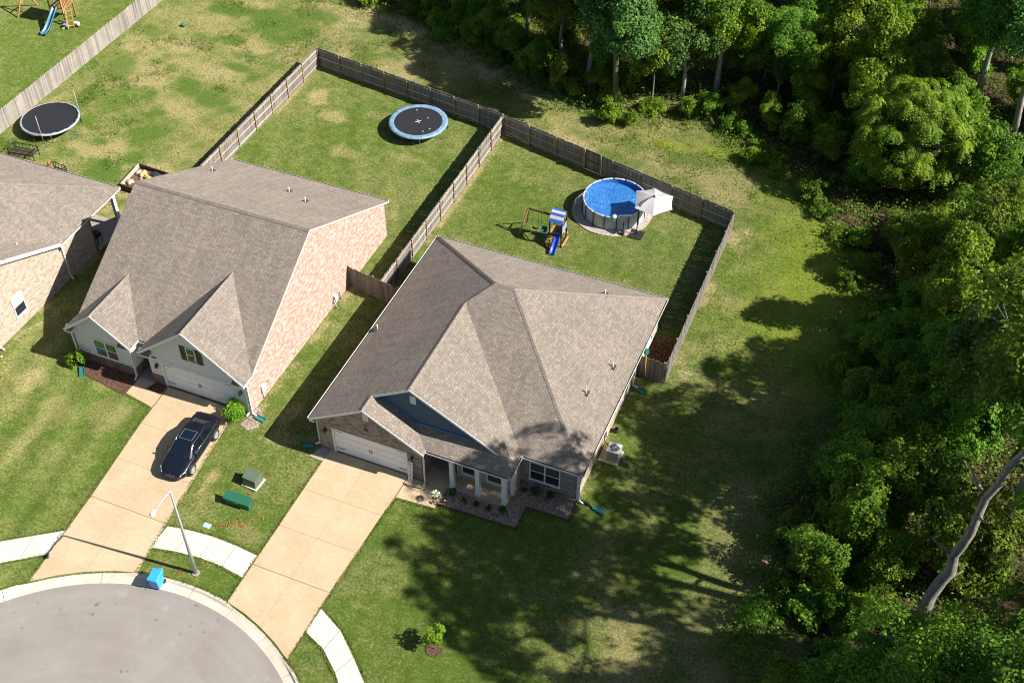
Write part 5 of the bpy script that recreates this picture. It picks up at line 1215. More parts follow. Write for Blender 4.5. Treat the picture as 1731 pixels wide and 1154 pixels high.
# ------------------------------------------------------------------ porch things
sg = empty('welcome_sign', (6.14, -.2, .04), 'tall white sign board reading WELCOME leaning on the brick by the garage door', 'sign')
zt_ = 1.5; Ms = Matrix.Translation((6.15, -.36, .05)) @ Matrix.Rotation(rad(-9), 4, 'X')
MB().box(-.135, -.012, 0, .135, .012, zt_, Ms).build('board', K['white'], sg)
import_letters = 'WELC*ME'
for k, ch in enumerate(import_letters):
    z = zt_-.13-k*.2
    if ch == '*':
        mb = MB(); n = 20; pts = []
        for i in range(n):
            t = 2*math.pi*i/n; pts.append((.0045*16*math.sin(t)**3, -.018, z+.0045*(13*math.cos(t)-5*math.cos(2*t)-2*math.cos(3*t)-math.cos(4*t))))
        mb.add(pts, [tuple(range(n))], Ms); mb.build('heart', K['red'], sg)
    else:
        cu = bpy.data.curves.new('letter', 'FONT'); cu.body = ch; cu.size = .2; cu.align_x = 'CENTER'; cu.align_y = 'CENTER'; cu.extrude = .002
        ob = bpy.data.objects.new('letter_tmp', cu); col.objects.link(ob)
        me = bpy.data.meshes.new_from_object(ob.evaluated_get(bpy.context.evaluated_depsgraph_get())); bpy.data.objects.remove(ob)
        me.transform(wmat(sg).inverted() @ Ms @ Matrix.Translation((0, -.016, z)) @ Matrix.Rotation(math.pi/2, 4, 'X'))
        me.materials.append(K['trough']); lo = bpy.data.objects.new('letter', me); col.objects.link(lo); lo.parent = sg
mb = MB(); c = px(708, 843)
for (u0, v0, u1, v1, lbl) in ((682, 817, 712, 826, 'thin dark timber edging lying by the welcome sign'), (684, 820, 717, 833, 'pale bent edging strip lying beside the porch walk')):
    a, b = px(u0, v0), px(u1, v1); mb = MB(); mb.tube([(a.x, a.y, .06), ((a.x+b.x)/2, (a.y+b.y)/2-.08, .06), (b.x, b.y, .06)], .03, 6); thing('edging_strip', mb, K['darkwood'] if 'dark' in lbl else K['stone'], lbl, 'edging')
# rusty star above the garage door
so_ = empty('wall_ornament', (3.3, -.02, 2.85), 'rusty star-shaped ornament on the brick above the garage door', 'ornament')
mb = MB(); pts = [(3.3+(.26 if k % 2 == 0 else .1)*math.sin(k*math.pi/5), -.012, 3.05+(.26 if k % 2 == 0 else .1)*math.cos(k*math.pi/5)) for k in range(10)]
mb.add(pts+[(3.3, -.07, 3.05)], [(k, 10, (k+1) % 10) for k in range(10)]+[tuple(range(10))]); mb.build('star', K['rust'], so_)
# bed edging around the gravel
be = empty('bed_edging', (11, -1.2, 0), 'dark edging strip bordering the gravel flower bed', 'edging')
for a, b in zip(BED[:4], BED[1:5]): MB().bar((*a, .05), (*b, .05), .05, .12).build('edging_board', K['trough'], be)
# ------------------------------------------------------------------ clutter behind the left house
rb = empty('timber_bed', (-25.6, 18, 0), 'timber-framed garden bed heaped with pale rubbish between the houses', 'garden bed')
MB().bar((-26.5, 19.3, .2), (-26.3, 16.5, .2), .09, .42).build('side_board', K['rail'], rb); MB().bar((-26.5, 19.3, .2), (-23.2, 19.1, .2), .09, .42).build('side_board', K['darkwood'], rb); MB().bar((-26.3, 16.5, .3), (-22.8, 16.3, .3), .1, .5).build('side_board', K['darkwood'], rb)
MB().box(-26.4, 16.6, -.05, -23.2, 19.1, .1).build('soil', K['mulch2'], rb)
for k in range(16):
    x, y = random.uniform(-26.1, -24.6), random.uniform(17.0, 18.8); s_ = random.uniform(.12, .3); mb = MB()
    mb.lathe([(0, 0), (.8*s_, .05), (s_, .4*s_), (.6*s_, .75*s_), (0, .9*s_)], 7, (x, y, .09), Matrix.Translation((x, y, 0)) @ Matrix.Rotation(random.uniform(0, 3), 4, 'Z') @ Matrix.Diagonal((1.3, .8, 1, 1)) @ Matrix.Translation((-x, -y, 0)))
    tag(thing('rubble_piece', mb, K['stone'] if k % 3 else K['yellow'], 'pale lump of rubbish heaped in the timber garden bed', 'rubble', 'lumps heaped in the garden bed'))
tp = MB(); rg = random.Random(3); nn = 9; vs = [(-25.2+1.2*i/nn+.05*rg.random(), 18.2+.9*j/nn, .12+.35*math.sin(math.pi*i/nn)*math.sin(math.pi*j/nn)+.1*rg.random()*(0 < i < nn and 0 < j < nn)) for i in range(nn+1) for j in range(nn+1)]
tp.add(vs, [(i*(nn+1)+j, (i+1)*(nn+1)+j, (i+1)*(nn+1)+j+1, i*(nn+1)+j+1) for i in range(nn) for j in range(nn)]); thing('tarpaulin', tp, K['black'], 'crumpled black tarpaulin at the corner of the timber garden bed', 'tarpaulin')
def frame_seat(x, y, rz, L, label, name='patio_bench'):
    o = empty(name, (x, y, 0), label, 'bench', rz)
    for a in (0, L):
        for b in (0, .8):
            lbuild(MB().bar((a, b, 0), (a, b, .85), .05, .05), 'leg', K['black'], o)
    for b in (0, .8):
        for z in (.42, .85): lbuild(MB().bar((0, b, z), (L, b, z), .045, .045), 'rail', K['black'], o)
    for k in range(5): lbuild(MB().box(.03, .08+k*.14, .42, L-.03, .17+k*.14, .45), 'seat_slat', K['darkwood'], o)
    for k in range(int(L/.3)): lbuild(MB().bar((.2+k*.3, .8, .42), (.2+k*.3, .8, .85), .03, .03), 'back_bar', K['black'], o)
    for a in (0, L): lbuild(MB().bar((a, 0, .85), (a, .8, .85), .045, .045), 'arm', K['black'], o)
frame_seat(-36.6, 16.6, rad(8), 2.1, 'large black metal frame standing behind the cream house near the trampoline')
frame_seat(-32.3, 15.7, rad(-4), 1.25, 'smaller black metal patio bench behind the cream house')
mb = MB(); mb.lathe([(.0, 0), (.16, 0), (.05, .5), (0, .55)], 10, (-33.0, 16.75, 0)); thing('marker_cone', mb, K['orange'], 'small orange cone beside the smaller black bench', 'cone')
mb = MB(); mb.lathe([(0, 0), (.4, 0), (.42, .35), (.38, .35), (.36, .06)], 16, (-34.3, 15.9, 0)); thing('wash_tub', mb, K['pvcw'], 'white tub half hidden behind the cream house roof edge', 'tub')
gr_ = empty('barbecue_grill', (-23.95, 10.6, .07), 'black barbecue grill in the shade of the corner patio', 'grill')
mb = MB(); mb.box(-24.2, 10.35, .75, -23.7, 10.85, .95); mb.lathe([(.0, .3), (.2, .26), (.3, .1), (.32, 0)], 14, (-23.95, 10.6, .95)); mb.build('grill_body', K['black'], gr_)
for a in (-24.15, -23.75):
    for b in (10.4, 10.8): MB().bar((a, b, .07), (a, b, .75), .04, .04).build('leg', K['black'], gr_)
mb = MB()
for k in range(4): mb.tube([(-22.9+(.42-.04*k)*math.cos(t), 9.9+(.42-.04*k)*math.sin(t), .03+.03*k) for t in np.linspace(0, 2*math.pi, 25)], .022, 5, False)
thing('hose_coil', mb, K['red'], 'coiled red hose on the ground by the corner patio', 'hose')
mb = MB(); c = px(310, 45); mb.lathe([(0, 0), (.14, .04), (.18, .16), (.14, .28), (0, .32)], 12, (c.x, c.y, 0)); thing('ball', mb, K['teal'], 'teal ball lying in the meadow near the top left', 'ball')
mb = MB(); mb.lathe([(0, 0), (.1, .03), (.12, .1), (.0, .16)], 10, (-22.9, -1.3, 0)); thing('stone', mb, K['stone'], 'pale stone on the lawn at the left photo edge', 'stone')
# ------------------------------------------------------------------ vegetation
def unit(v): return v/np.maximum(np.linalg.norm(v, axis=-1, keepdims=True), 1e-9)
def leaf_mesh(name, C, N, T, L, Wd, tone, mat):
    """rhombic leaves: centre C, normal N, axis T, length L, width Wd"""
    T = unit(T-(T*N).sum(-1, keepdims=True)*N); B = np.cross(N, T)
    L = L[:, None]; Wd = Wd[:, None]
    V = np.stack([C-T*L*.5, C+B*Wd*.5+T*L*.08, C+T*L*.5-N*L*.10, C-B*Wd*.5+T*L*.08], 1).reshape(-1, 3)
    F = np.arange(len(V)).reshape(-1, 4); me = npmesh(name, V, F, 4)
    a = me.attributes.new('leaf', 'FLOAT_VECTOR', 'FACE'); d = np.zeros((len(F), 3), np.float32); d[:, 0] = np.clip(tone, 0, 1); a.data.foreach_set('vector', d.ravel())
    me.materials.append(mat); return me
def tree_variant(seed, H, R, base, ncl, nleaf, ls, leaf, bark, tr=.2, lean=(0, 0), limb=12, crown_off=(0, 0), clr=(.15, .30), squash=1.0, bare=False, top=1.0, knots=False):
    g = np.random.default_rng(seed); zb = H*base; hc = (H-zb)/2; cz = zb+hc
    nl = 7; ext = np.array([R, R, hc*squash]); Lc = unit(g.normal(size=(nl, 3)))*(.35+.4*g.random(nl))[:, None]*ext; Lr = g.uniform(.30, .55, nl)
    kl = g.choice(nl, ncl, p=Lr**2/(Lr**2).sum()); d = unit(g.normal(size=(ncl, 3))+np.array([0, 0, .15])); rr = g.random(ncl)**.3*(1+.22*np.abs(g.normal(size=ncl)))
    C = Lc[kl]+d*(rr*Lr[kl])[:, None]*np.array([R, R, min(hc, 1.15*R)]); taper = 1-.35*np.clip(C[:, 2]/hc, 0, 1)*top; C[:, :2] *= taper[:, None]
    C += np.array([crown_off[0], crown_off[1], cz]); C[:, :2] += np.outer((C[:, 2]/H), lean)
    cr = g.uniform(clr[0], clr[1], ncl)*R*.95
    vol = cr**2; k = g.choice(ncl, nleaf, p=vol/vol.sum())
    # each clump is a tilted spray of leaves lying like a scale on the crown
    ctr = np.array([crown_off[0], crown_off[1], cz]); ow = unit((C-ctr)*np.array([1, 1, .8]))
    nc = unit(ow*.75+np.array([0, 0, .75])+g.normal(size=(ncl, 3))*.30); ta = unit(np.cross(nc, g.normal(size=(ncl, 3)))); tb = np.cross(nc, ta)
    th = g.random(nleaf)*2*np.pi; rad_ = np.sqrt(g.random(nleaf))*(1+.25*np.sin(th*3+k)); hh = (.42*(1-rad_**2)+g.normal(size=nleaf)*.16)
    P = C[k]+cr[k][:, None]*(ta[k]*(rad_*np.cos(th))[:, None]+tb[k]*(rad_*np.sin(th))[:, None]+nc[k]*hh[:, None])
    fill = g.random(nleaf) < .12; P[fill] = (C[k[fill]]-ctr)*g.random((fill.sum(), 1))*.9+ctr+g.normal(size=(fill.sum(), 3))*.3*R*.2
    rd_ = unit(ta[k]*np.cos(th)[:, None]+tb[k]*np.sin(th)[:, None])
    N = unit(nc[k]*.8+rd_*.35*rad_[:, None]+np.array([0, 0, .25])+g.normal(size=(nleaf, 3))*.50); T = unit(rd_+g.normal(size=(nleaf, 3))*.5+np.array([0, 0, -.35]))
    L = ls*g.uniform(.6, 1.4, nleaf); tone = .5+(g.random(ncl)[k]-.5)*.55+(g.random(nleaf)-.5)*.7
    P[:, 2] = np.maximum(P[:, 2], .05)
    crown = leaf_mesh('crown', P, N, T, L, L*.62, tone, K[leaf])
    mb = MB(); nseg = 7; pts = []; rs = []
    for i in range(nseg+1):
        t = i/nseg; wob = .12*H/10*math.sin(i*1.7+seed)*(t > 0); pts.append((lean[0]*t*t+wob*.6+crown_off[0]*t*t, lean[1]*t*t+wob*.4+crown_off[1]*t*t, t*H*.86)); rs.append(tr*(1.25 if i == 0 else 1)*(1-t*.82))
    pts[0] = (pts[0][0], pts[0][1], -.15)
    if knots:
        P_ = []; R2 = []
        for i in range(nseg):
            for f_ in (0, .33, .66):
                q_ = Vector(pts[i]).lerp(Vector(pts[i+1]), f_)+Vector((g.normal()*.11, g.normal()*.11, 0))*(1 if i+f_ > .4 else 0); P_.append(q_); R2.append((rs[i]+(rs[i+1]-rs[i])*f_)*g.uniform(.90, 1.14))
        P_.append(Vector(pts[-1])); R2.append(rs[-1]); R2[0] *= 1.45; mb.tube(P_, R2, 10)
        for j, an in ((4, .4), (6, 3.4), (7, 1.2), (9, 5.0), (10, 2.6)):
            b0 = P_[j]; dv = Vector((math.cos(an), math.sin(an), .55)); L_ = g.uniform(.7, 1.7); mb.tube([b0, b0+dv*L_*.5+Vector((0, 0, .1)), b0+dv*L_+Vector((0, 0, .45))], [.13, .08, .02], 6)
    else: mb.tube(pts, rs, 8)
    idx = g.choice(ncl, min(limb, ncl), replace=False)
    for i in idx:
        c = C[i]; t = max(.25, min(.85, (c[2]-.22*np.hypot(c[0], c[1])-.5)/(H*.86))); j = t*nseg; a = int(j); fr = j-a
        p0 = Vector(pts[a]).lerp(Vector(pts[min(a+1, nseg)]), fr); p2 = Vector(c); p1 = p0.lerp(p2, .5)+Vector((0, 0, -.04*H*.3))
        mb.tube([p0, p1, p2], [tr*(1-t*.82)*.5, tr*.22, tr*.08], 5)
        for q in range(2):
            e = p2+Vector(g.normal(size=3)*cr[i]*.5); mb.tube([p1.lerp(p2, .6), e], [tr*.14, tr*.04], 4, False)
    trunk = mb.mesh('trunk'); trunk.materials.append(K[bark])
    return trunk, crown
def frond_variant(seed, H, R, base, ncl, nfr, leaf, bark, tr=.16):
    g = np.random.default_rng(seed); zb = H*base; hc = (H-zb)/2; cz = zb+hc
    d = unit(g.normal(size=(ncl, 3))+np.array([0, 0, .25])); C = d*(g.random(ncl)**.22*.92)[:, None]*np.array([R, R, hc])+np.array([0, 0, cz])
    k = g.integers(0, ncl, nfr); az = g.random(nfr)*2*np.pi; out = C[k]-np.array([0, 0, cz]); out[:, 2] = 0; out = unit(out)
    dirh = unit(np.stack([np.cos(az), np.sin(az), np.zeros(nfr)], -1)+out*.7); O = C[k]+g.normal(size=(nfr, 3))*np.array([.10, .10, .08]); Lf = g.uniform(.55, 1.05, nfr)
    PP = []; NN = []; TT = []; tn = []; cl = g.random(ncl)[k]; fr = g.random(nfr)
    for s in range(7):
        t = (s+.8)/7.5; x = t*Lf; z = .22*Lf*np.sin(t*np.pi*.8)-.75*Lf*t*t
        P = O+dirh*x[:, None]; P[:, 2] += z; side = np.cross(dirh, np.array([0, 0, 1.]))
        for sg in (-1, 1):
            PP.append(P+side*sg*.10+g.normal(size=P.shape)*.012); NN.append(unit(np.array([0, 0, 1.])+dirh*t*.9+side*sg*.35+g.normal(size=P.shape)*.15)); TT.append(side*sg+dirh*.35+np.array([0, 0, -.35])); tn.append(.5+(cl-.5)*.5+(fr-.5)*.4+(g.random(nfr)-.5)*.2)
    P = np.concatenate(PP); n = len(P); L = g.uniform(.20, .28, n)
    crown = leaf_mesh('crown', P, np.concatenate(NN), np.concatenate(TT), L, L*.42, np.concatenate(tn), K[leaf])
    mb = MB(); mb.tube([(0, 0, -.15), (.1, 0, H*.3), (-.05, .1, H*.6), (0, 0, H*.85)], [tr*1.2, tr, tr*.7, tr*.25], 8)
    for i in g.choice(ncl, 16, replace=False):
        c = Vector(C[i]); p0 = Vector((0, 0, max(H*.22, c.z-.5*math.hypot(c.x, c.y)-.6))); mb.tube([p0, p0.lerp(c, .5)+Vector((0, 0, -.15)), c], [tr*.5, tr*.3, tr*.1], 5)
    trunk = mb.mesh('trunk'); trunk.materials.append(K[bark]); return trunk, crown
VAR = {
 'tall_c': tree_variant(101, 18, 4.6, .26, 150, 52000, .205, 'leaf_c', 'bark', .30),
 'tall_b': tree_variant(102, 18, 4.4, .30, 140, 50000, .205, 'leaf_b', 'bark', .28),
 'tall_a': tree_variant(103, 17, 4.0, .22, 130, 46000, .205, 'leaf_a', 'bark', .26),
 'mid_b': tree_variant(104, 10, 3.1, .14, 100, 32000, .17, 'leaf_b', 'bark', .15, clr=(.16, .32)),
 'mid_a': tree_variant(105, 10, 3.0, .12, 95, 32000, .165, 'leaf_a', 'bark', .15, clr=(.16, .32)),
 'mid_c': tree_variant(106, 10, 3.2, .16, 100, 32000, .175, 'leaf_c', 'bark', .16, clr=(.16, .32)),
 'low_b': tree_variant(107, 5, 2.1, .04, 62, 16000, .145, 'leaf_b', 'bark', .08, limb=8, clr=(.18, .36)),
 'low_a': tree_variant(108, 5, 1.9, .05, 56, 14000, .14, 'leaf_a', 'bark', .07, limb=8, clr=(.18, .36)),
 'bush_a': tree_variant(109, 1.8, 1.1, .0, 34, 3600, .14, 'leaf_a', 'bark', .03, limb=6, clr=(.2, .42)),
 'bush_b': tree_variant(110, 1.7, 1.25, .0, 36, 4000, .14, 'leaf_b', 'bark', .03, limb=6, clr=(.2, .42)),
 'sap': tree_variant(111, 8, 1.7, .22, 34, 6000, .19, 'leaf_a', 'bark', .06, limb=9, clr=(.2, .4)),
 'near': tree_variant(116, 20, 4.9, .24, 190, 95000, .155, 'leaf_b', 'bark', .3),
 'gap': tree_variant(115, 23, 5.8, .50, 34, 8000, .25, 'leaf_b', 'bark', .30, clr=(.10, .22)),
 'snag': tree_variant(112, 28, 6.0, .56, 48, 13000, .25, 'leaf_b', 'bark', .32, lean=(4.0, 1.6), limb=16, clr=(.10, .24), knots=True),
 'moss': tree_variant(113, 17, 4.2, .36, 110, 30000, .25, 'leaf_c', 'bark_moss', .34),
 'frond': frond_variant(114, 10.2, 4.9, .10, 210, 3600, 'leaf_d', 'bark'),
}
def plant(var, x, y, s, label, name='broadleaf_tree', cat='tree', group=None, rz=None, sz=1.0, z=0.0):
    o = empty(name, (x, y, z), label, cat, random.uniform(0, 6.28) if rz is None else rz, group)
    o.scale = (s, s, s*sz)
    for nm, me in zip(('trunk' if cat == 'tree' else 'stem', 'crown' if cat == 'tree' else 'foliage'), VAR[var]):
        c = bpy.data.objects.new(nm, me); col.objects.link(c); c.parent = o
    return o
def where(x, y):
    if y < 2: return 'at the front lawn edge'
    if y < 12: return 'by the shaded side lawn'
    if y < 22: return 'right of the mown field'
    if y < 33: return 'below the feathery-leaved tree'
    if x > 16: return 'in the dark bay left of the feathery tree'
    if x > 7: return 'behind the pool fence corner'
    if x > -3: return 'under the mossy trunk'
    return 'beside the bare bank at the top'
placed = []
def put(var, x, y, s, label, **k): placed.append((x, y)); return plant(var, x, y, s, label, **k)
# edge trees one can pick out
put('moss', 4.5, 40.6, .86, 'tree with a mossy green trunk at the wood edge behind the pool fence')
put('tall_c', 1.6, 42.8, .8, 'cool green tree with dark straight trunk left of the mossy trunk')
put('sap', 7.3, 41.9, 1.05, 'slender sapling with thin pale trunk at the wood edge', name='sapling', rz=1.0)
put('mid_c', 9.2, 44.0, 1.15, 'blue-green rounded tree behind the slender sapling')
put('tall_a', 11.6, 45.6, .92, 'yellow-green tree with lit crown above the far meadow edge')
put('mid_b', 7.0, 46.5, 1.3, 'mid-green tree between the mossy trunk and the yellow-green crown')
put('sap', 18.9, 56.4, 1.35, 'thin bare-trunked tree standing in a gap of the back woods', name='sapling', rz=2.5)
put('frond', 27.6, 39.2, .93, 'bright feathery-leaved tree with drooping fronds, widest crown at the upper right', rz=.4)
put('mid_a', 32.9, 23.0, .98, 'sunlit yellow-green tree in the middle of the right wood edge')
put('low_a', 30.6, 28.6, 1.05, 'small bright tree below the feathery-leaved tree')
put('mid_b', 34.4, 29.2, .92, 'mid-green tree between the feathery crown and the sunlit yellow-green tree')
put('mid_a', 36.3, 25.5, .95, 'yellow-green tree at the right edge above the dark wood')
put('low_b', 30.2, 19.8, 1.0, 'low dark tree at the bulge of the meadow edge')
put('mid_b', 33.6, 17.0, .8, 'shaded mid-green tree below the sunlit yellow-green tree')
put('low_b', 29.8, 13.6, 1.0, 'low shaded tree where the lawn shadow meets the wood')
put('low_b', 29.6, 9.2, 1.15, 'rounded shaded understorey tree right of the dark lawn')
put('low_a', 30.6, 5.4, 1.25, 'paler understorey tree in the shaded wood edge, left of the leaning trunk')
put('low_b', 29.6, 1.8, .9, 'small shaded tree at the foot of the wood edge near the front lawn')
put('snag', 35.3, .6, 1.0, 'huge grey leaning trunk at the right edge with crown out of the picture', rz=0)
put('near', 37.2, -11.2, 1.02, 'big bright green tree crown in the bottom right corner')
put('near', 41.6, -5.6, .98, 'bright crown at the right edge below the leaning trunk')
put('mid_b', 32.6, -8.6, .95, 'lower leafy crown at the bottom, left of the big bright crown')
put('low_a', 30.0, -7.2, .95, 'small yellow-green tree at the bottom edge of the shaded lawn')
put('gap', 38.4, 7.0, .98, 'tall tree behind the leaning trunk shading the front lawn')
put('tall_c', 39.4, 12.2, 1.12, 'tall dark tree at the right edge above the leaning trunk')
put('gap', 36.8, -16.5, .95, 'tall tree just below the bottom right corner')
put('tall_c', 34.6, 47.5, 1.02, 'dark tall tree at the top right behind the feathery crown')
put('tall_b', 31.5, 53.0, 1.0, 'tall green tree at the top right corner of the woods')
put('mid_a', 24.0, 44.5, 1.15, 'yellow-green tree behind and left of the feathery crown')
put('mid_a', 20.5, 48.5, 1.05, 'lit yellow-green tree in the upper middle of the woods')
put('mid_b', 16.5, 46.2, .85, 'small tree at the dark bay of the far wood edge')
put('tall_c', -5.6, 47.0, .75, 'cool green tree above the bare shaded bank')
put('tall_b', -1.6, 44.6, .7, 'dark tree at the wood edge behind the fence corner')
put('mid_c', -9.6, 48.8, .95, 'rounded tree left of the bare shaded bank trees')
put('tall_b', -13.4, 51.4, .72, 'tall tree at the top edge where the woods begin')
put('gap', 40.2, .2, 1.44, 'airy tall tree right of the leaning trunk, beyond the right edge')
put('gap', 40.8, -2.6, 1.36, 'airy tall tree beyond the right edge, level with the bottom right crown')
put('mid_b', 34.6, -4.2, .78, 'leafy crown at the foot of the leaning grey trunk')
put('low_b', 36.6, 4.6, 1.5, 'shaded understorey tree just right of the leaning trunk')
put('tall_b', 38.6, 18.4, .92, 'dark tree at the right edge, level with the lawn shadow tip')
# crowded trees deeper in the woods
g = np.random.default_rng(5)
kinds = ['tall_c', 'tall_b', 'tall_a', 'tall_b', 'mid_c', 'tall_a', 'mid_b']
def fdist(x, y): return float(polydist(np.array([[x]], float), np.array([[y]], float), FOREST)[0, 0])
def grow(x0, x1, y0, y1, sp, hs, label, group_, cond, kinds=kinds):
    yy = y0
    while yy < y1:
        xx = x0
        while xx < x1:
            x, y = xx+g.uniform(-.4, .4)*sp, yy+g.uniform(-.4, .4)*sp
            if cond(x, y) and all((x-a)**2+(y-b)**2 > (sp*.62)**2 for a, b in placed):
                kd = kinds[g.integers(0, len(kinds))]; s = g.uniform(*hs)
                put(kd, x, y, s*(1.5 if kd.startswith('mid') else 1), label, group=group_)
            xx += sp
        yy += sp
top_line = lambda x: 54.4+(x+8.2)*.4144
grow(-26, 36, 44, 78, 7.6, (.70, .95), 'tall crowded tree in the dark woods along the top of the photo', 'woods along the top', lambda x, y: fdist(x, y) < -3.2 and y < top_line(x)+7 and not (11 < x < 31 and y < 62))
grow(36, 60, 34, 66, 9.0, (.45, .65), 'tall crowded tree in the woods at the upper right', 'woods at the upper right', lambda x, y: True)
grow(39.5, 58, 15, 34, 7.0, (.45, .6), 'medium crowded tree in the woods beyond the right edge', 'woods beyond the right edge', lambda x, y: True)
grow(46, 62, 6, 14, 10.5, (.8, 1.0), 'tall airy tree beyond the right edge that shades the lawn', 'tall trees beyond the right edge', lambda x, y: True, ['gap'])
grow(51, 66, -30, 2, 8.5, (.6, .8), 'tall tree beyond the lower right corner', 'trees beyond the lower right corner', lambda x, y: True, ['gap', 'tall_a'])
grow(12, 31, 43, 66, 3.6, (.7, 1.25), 'sunlit regrowth tree in the upper middle of the woods', 'regrowth in the upper middle of the woods', lambda x, y: fdist(x, y) < -2, ['low_a', 'low_a', 'low_b'])
grow(30, 41, 46, 68, 3.8, (.7, 1.2), 'bright regrowth tree at the top right corner of the woods', 'regrowth at the top right corner', lambda x, y: True, ['low_a', 'low_b', 'low_a'])
# understorey in the right wood
und = []
for (x, y, s, v) in [(31.6, 11.6, 1.15, 'low_b'), (33.6, 8.2, 1.3, 'low_b'), (32.2, 3.2, 1.0, 'low_b'), (33.0, 14.2, 1.3, 'low_a'), (31.4, 16.8, 1.0, 'low_b'), (36.2, 20.2, 1.4, 'low_b'), (35.2, 13.6, 1.4, 'low_b'), (31.6, -.6, .7, 'low_b'), (36.4, 16.4, 1.5, 'low_b'), (37.8, 21.5, 1.3, 'low_a'), (31.5, 25.5, .9, 'low_b'), (28.9, 31.2, .8, 'low_b'), (31.5, 32.0, 1.2, 'low_b'), (35.6, 33.5, 1.5, 'low_b'), (24.8, 38.2, .8, 'low_b'), (22.0, 40.0, .75, 'low_b'), (19.5, 42.0, .8, 'low_b'), (33.0, 39.5, 1.5, 'low_b'), (31.4, 42.0, 1.3, 'low_a'), (14.0, 43.6, .7, 'low_a'), (12.2, 42.2, .5, 'low_a'), (-3.2, 42.6, .8, 'low_b'), (-.4, 41.6, .7, 'low_b'), (-6.2, 44.4, .8, 'low_b'), (-8.6, 45.8, .9, 'low_b'), (-11.4, 47.2, .8, 'low_b'), (-15.0, 48.6, .8, 'low_b'), (-18.5, 50.2, .8, 'low_b'), (2.9, 41.8, .6, 'low_a'), (26.0, 46.0, .9, 'low_a'), (22.5, 52.0, 1.1, 'low_a'), (27.5, 50.5, 1.2, 'low_a'), (16.5, 51.5, .9, 'low_a'), (12.8, 50.2, .7, 'low_a')]:
    put(v, x, y, s, ('pale' if v == 'low_a' else 'dark')+' leafy understorey tree '+where(x, y), name='understorey_tree', group='understorey trees '+where(x, y))
# bushes along the meadow edge
def edge_pts(i0, i1, step):
    out = []
    for i in range(i0, i1):
        a, b = np.array(FOREST[i]), np.array(FOREST[i+1]); L = np.linalg.norm(b-a); n = max(1, int(L/step)); out += [a+(b-a)*(k+.5)/n for k in range(n)]
    return out
def edge_bush(x, y, v, s, sz):
    tone = 'bright' if v == 'bush_a' else 'dark green'
    plant(v, x, y, s, tone+' wood-edge bush '+where(x, y), name='bush', cat='bush', group=tone+' bushes '+where(x, y), sz=sz)
for k, p in enumerate(edge_pts(2, 17, 1.3)):
    o = g.normal(size=2)*.9; v = 'bush_a' if g.random() < .55 else 'bush_b'
    if p[1] < 16: v = 'bush_b' if g.random() < .8 else v
    if p[1] < 16 and fdist(p[0]+o[0]+.5, p[1]+o[1]+.6) > -.4: continue
    edge_bush(p[0]+o[0]+.5, p[1]+o[1]+.6, v, g.uniform(.5, 1.15), g.uniform(.6, 1.4))
for k, p in enumerate(edge_pts(2, 18, 1.5)):
    q = np.array([p[0]+g.uniform(1, 6)*(1 if p[1] < 38 else .25), p[1]+g.uniform(1, 6)*(.15 if p[1] < 33 else 1)])
    if fdist(*q) > -1 or any((q[0]-a)**2+(q[1]-b)**2 < 1.2 for a, b in placed): continue
    v = 'bush_a' if g.random() < (.5 if q[1] > 16 else .2) else 'bush_b'; edge_bush(q[0], q[1], v, g.uniform(.8, 1.6), g.uniform(.6, 1.2))
for (u, v, s, lb_) in ((1027, 205, 1.0, 'bright yellow-green bush beneath the mossy trunk'), (1165, 195, .9, 'bright bush right of the slender sapling'), (1246, 200, .8, 'upright bright bush standing alone at the far meadow edge'), (1060, 212, .7, 'low bright bush beside the slender sapling foot')):
    q = px(u, v); plant('bush_a', q.x, q.y, s, lb_, name='bush', cat='bush', sz=1.25)
# garden shrubs
VAR['round'] = tree_variant(120, .95, .78, .0, 26, 4200, .10, 'leaf_a', 'bark', .03, limb=5, clr=(.3, .42))
VAR['small'] = tree_variant(121, .42, .22, .0, 12, 700, .055, 'leaf_e', 'bark', .015, limb=3, clr=(.4, .55))
VAR['young'] = tree_variant(122, 1.9, .62, .34, 16, 900, .13, 'leaf_d', 'bark', .025, limb=6, clr=(.3, .45))
plant('round', -5.98, .0, 1.3, 'round glossy shrub at the garage corner beside the dark sedan', name='shrub', cat='shrub', sz=1.05)
plant('round', -17.75, .15, .95, 'bright leafy shrub at the left corner of the pale gable', name='shrub', cat='shrub', sz=1.35)
plant('young', 12.25, -9.95, 1.0, 'young yellow-green tree newly planted in the front lawn', name='young_tree')
for (x, y, s, lb_) in ((8.95, -.45, 1.2, 'upright small conifer nearest the porch steps'), (9.77, -.55, .95, 'dark clipped shrub second along the gravel bed'), (10.5, -.52, .9, 'bright clipped shrub third along the gravel bed'), (11.27, -.55, .95, 'dark clipped shrub fourth along the gravel bed'), (12.14, -.5, 1.2, 'upright small conifer in front of the last porch column'), (12.66, 1.5, .8, 'small round shrub left of the front window'), (13.37, 1.5, 1.25, 'upright small conifer below the front window'), (14.24, 1.5, 1.3, 'upright small conifer below the right pane of the front window')):
    plant('small', x, y, s, lb_, name='garden_shrub', cat='shrub', group='small shrubs in the gravel bed', sz=1.5 if 'upright' in lb_ else 1.0, z=.04)
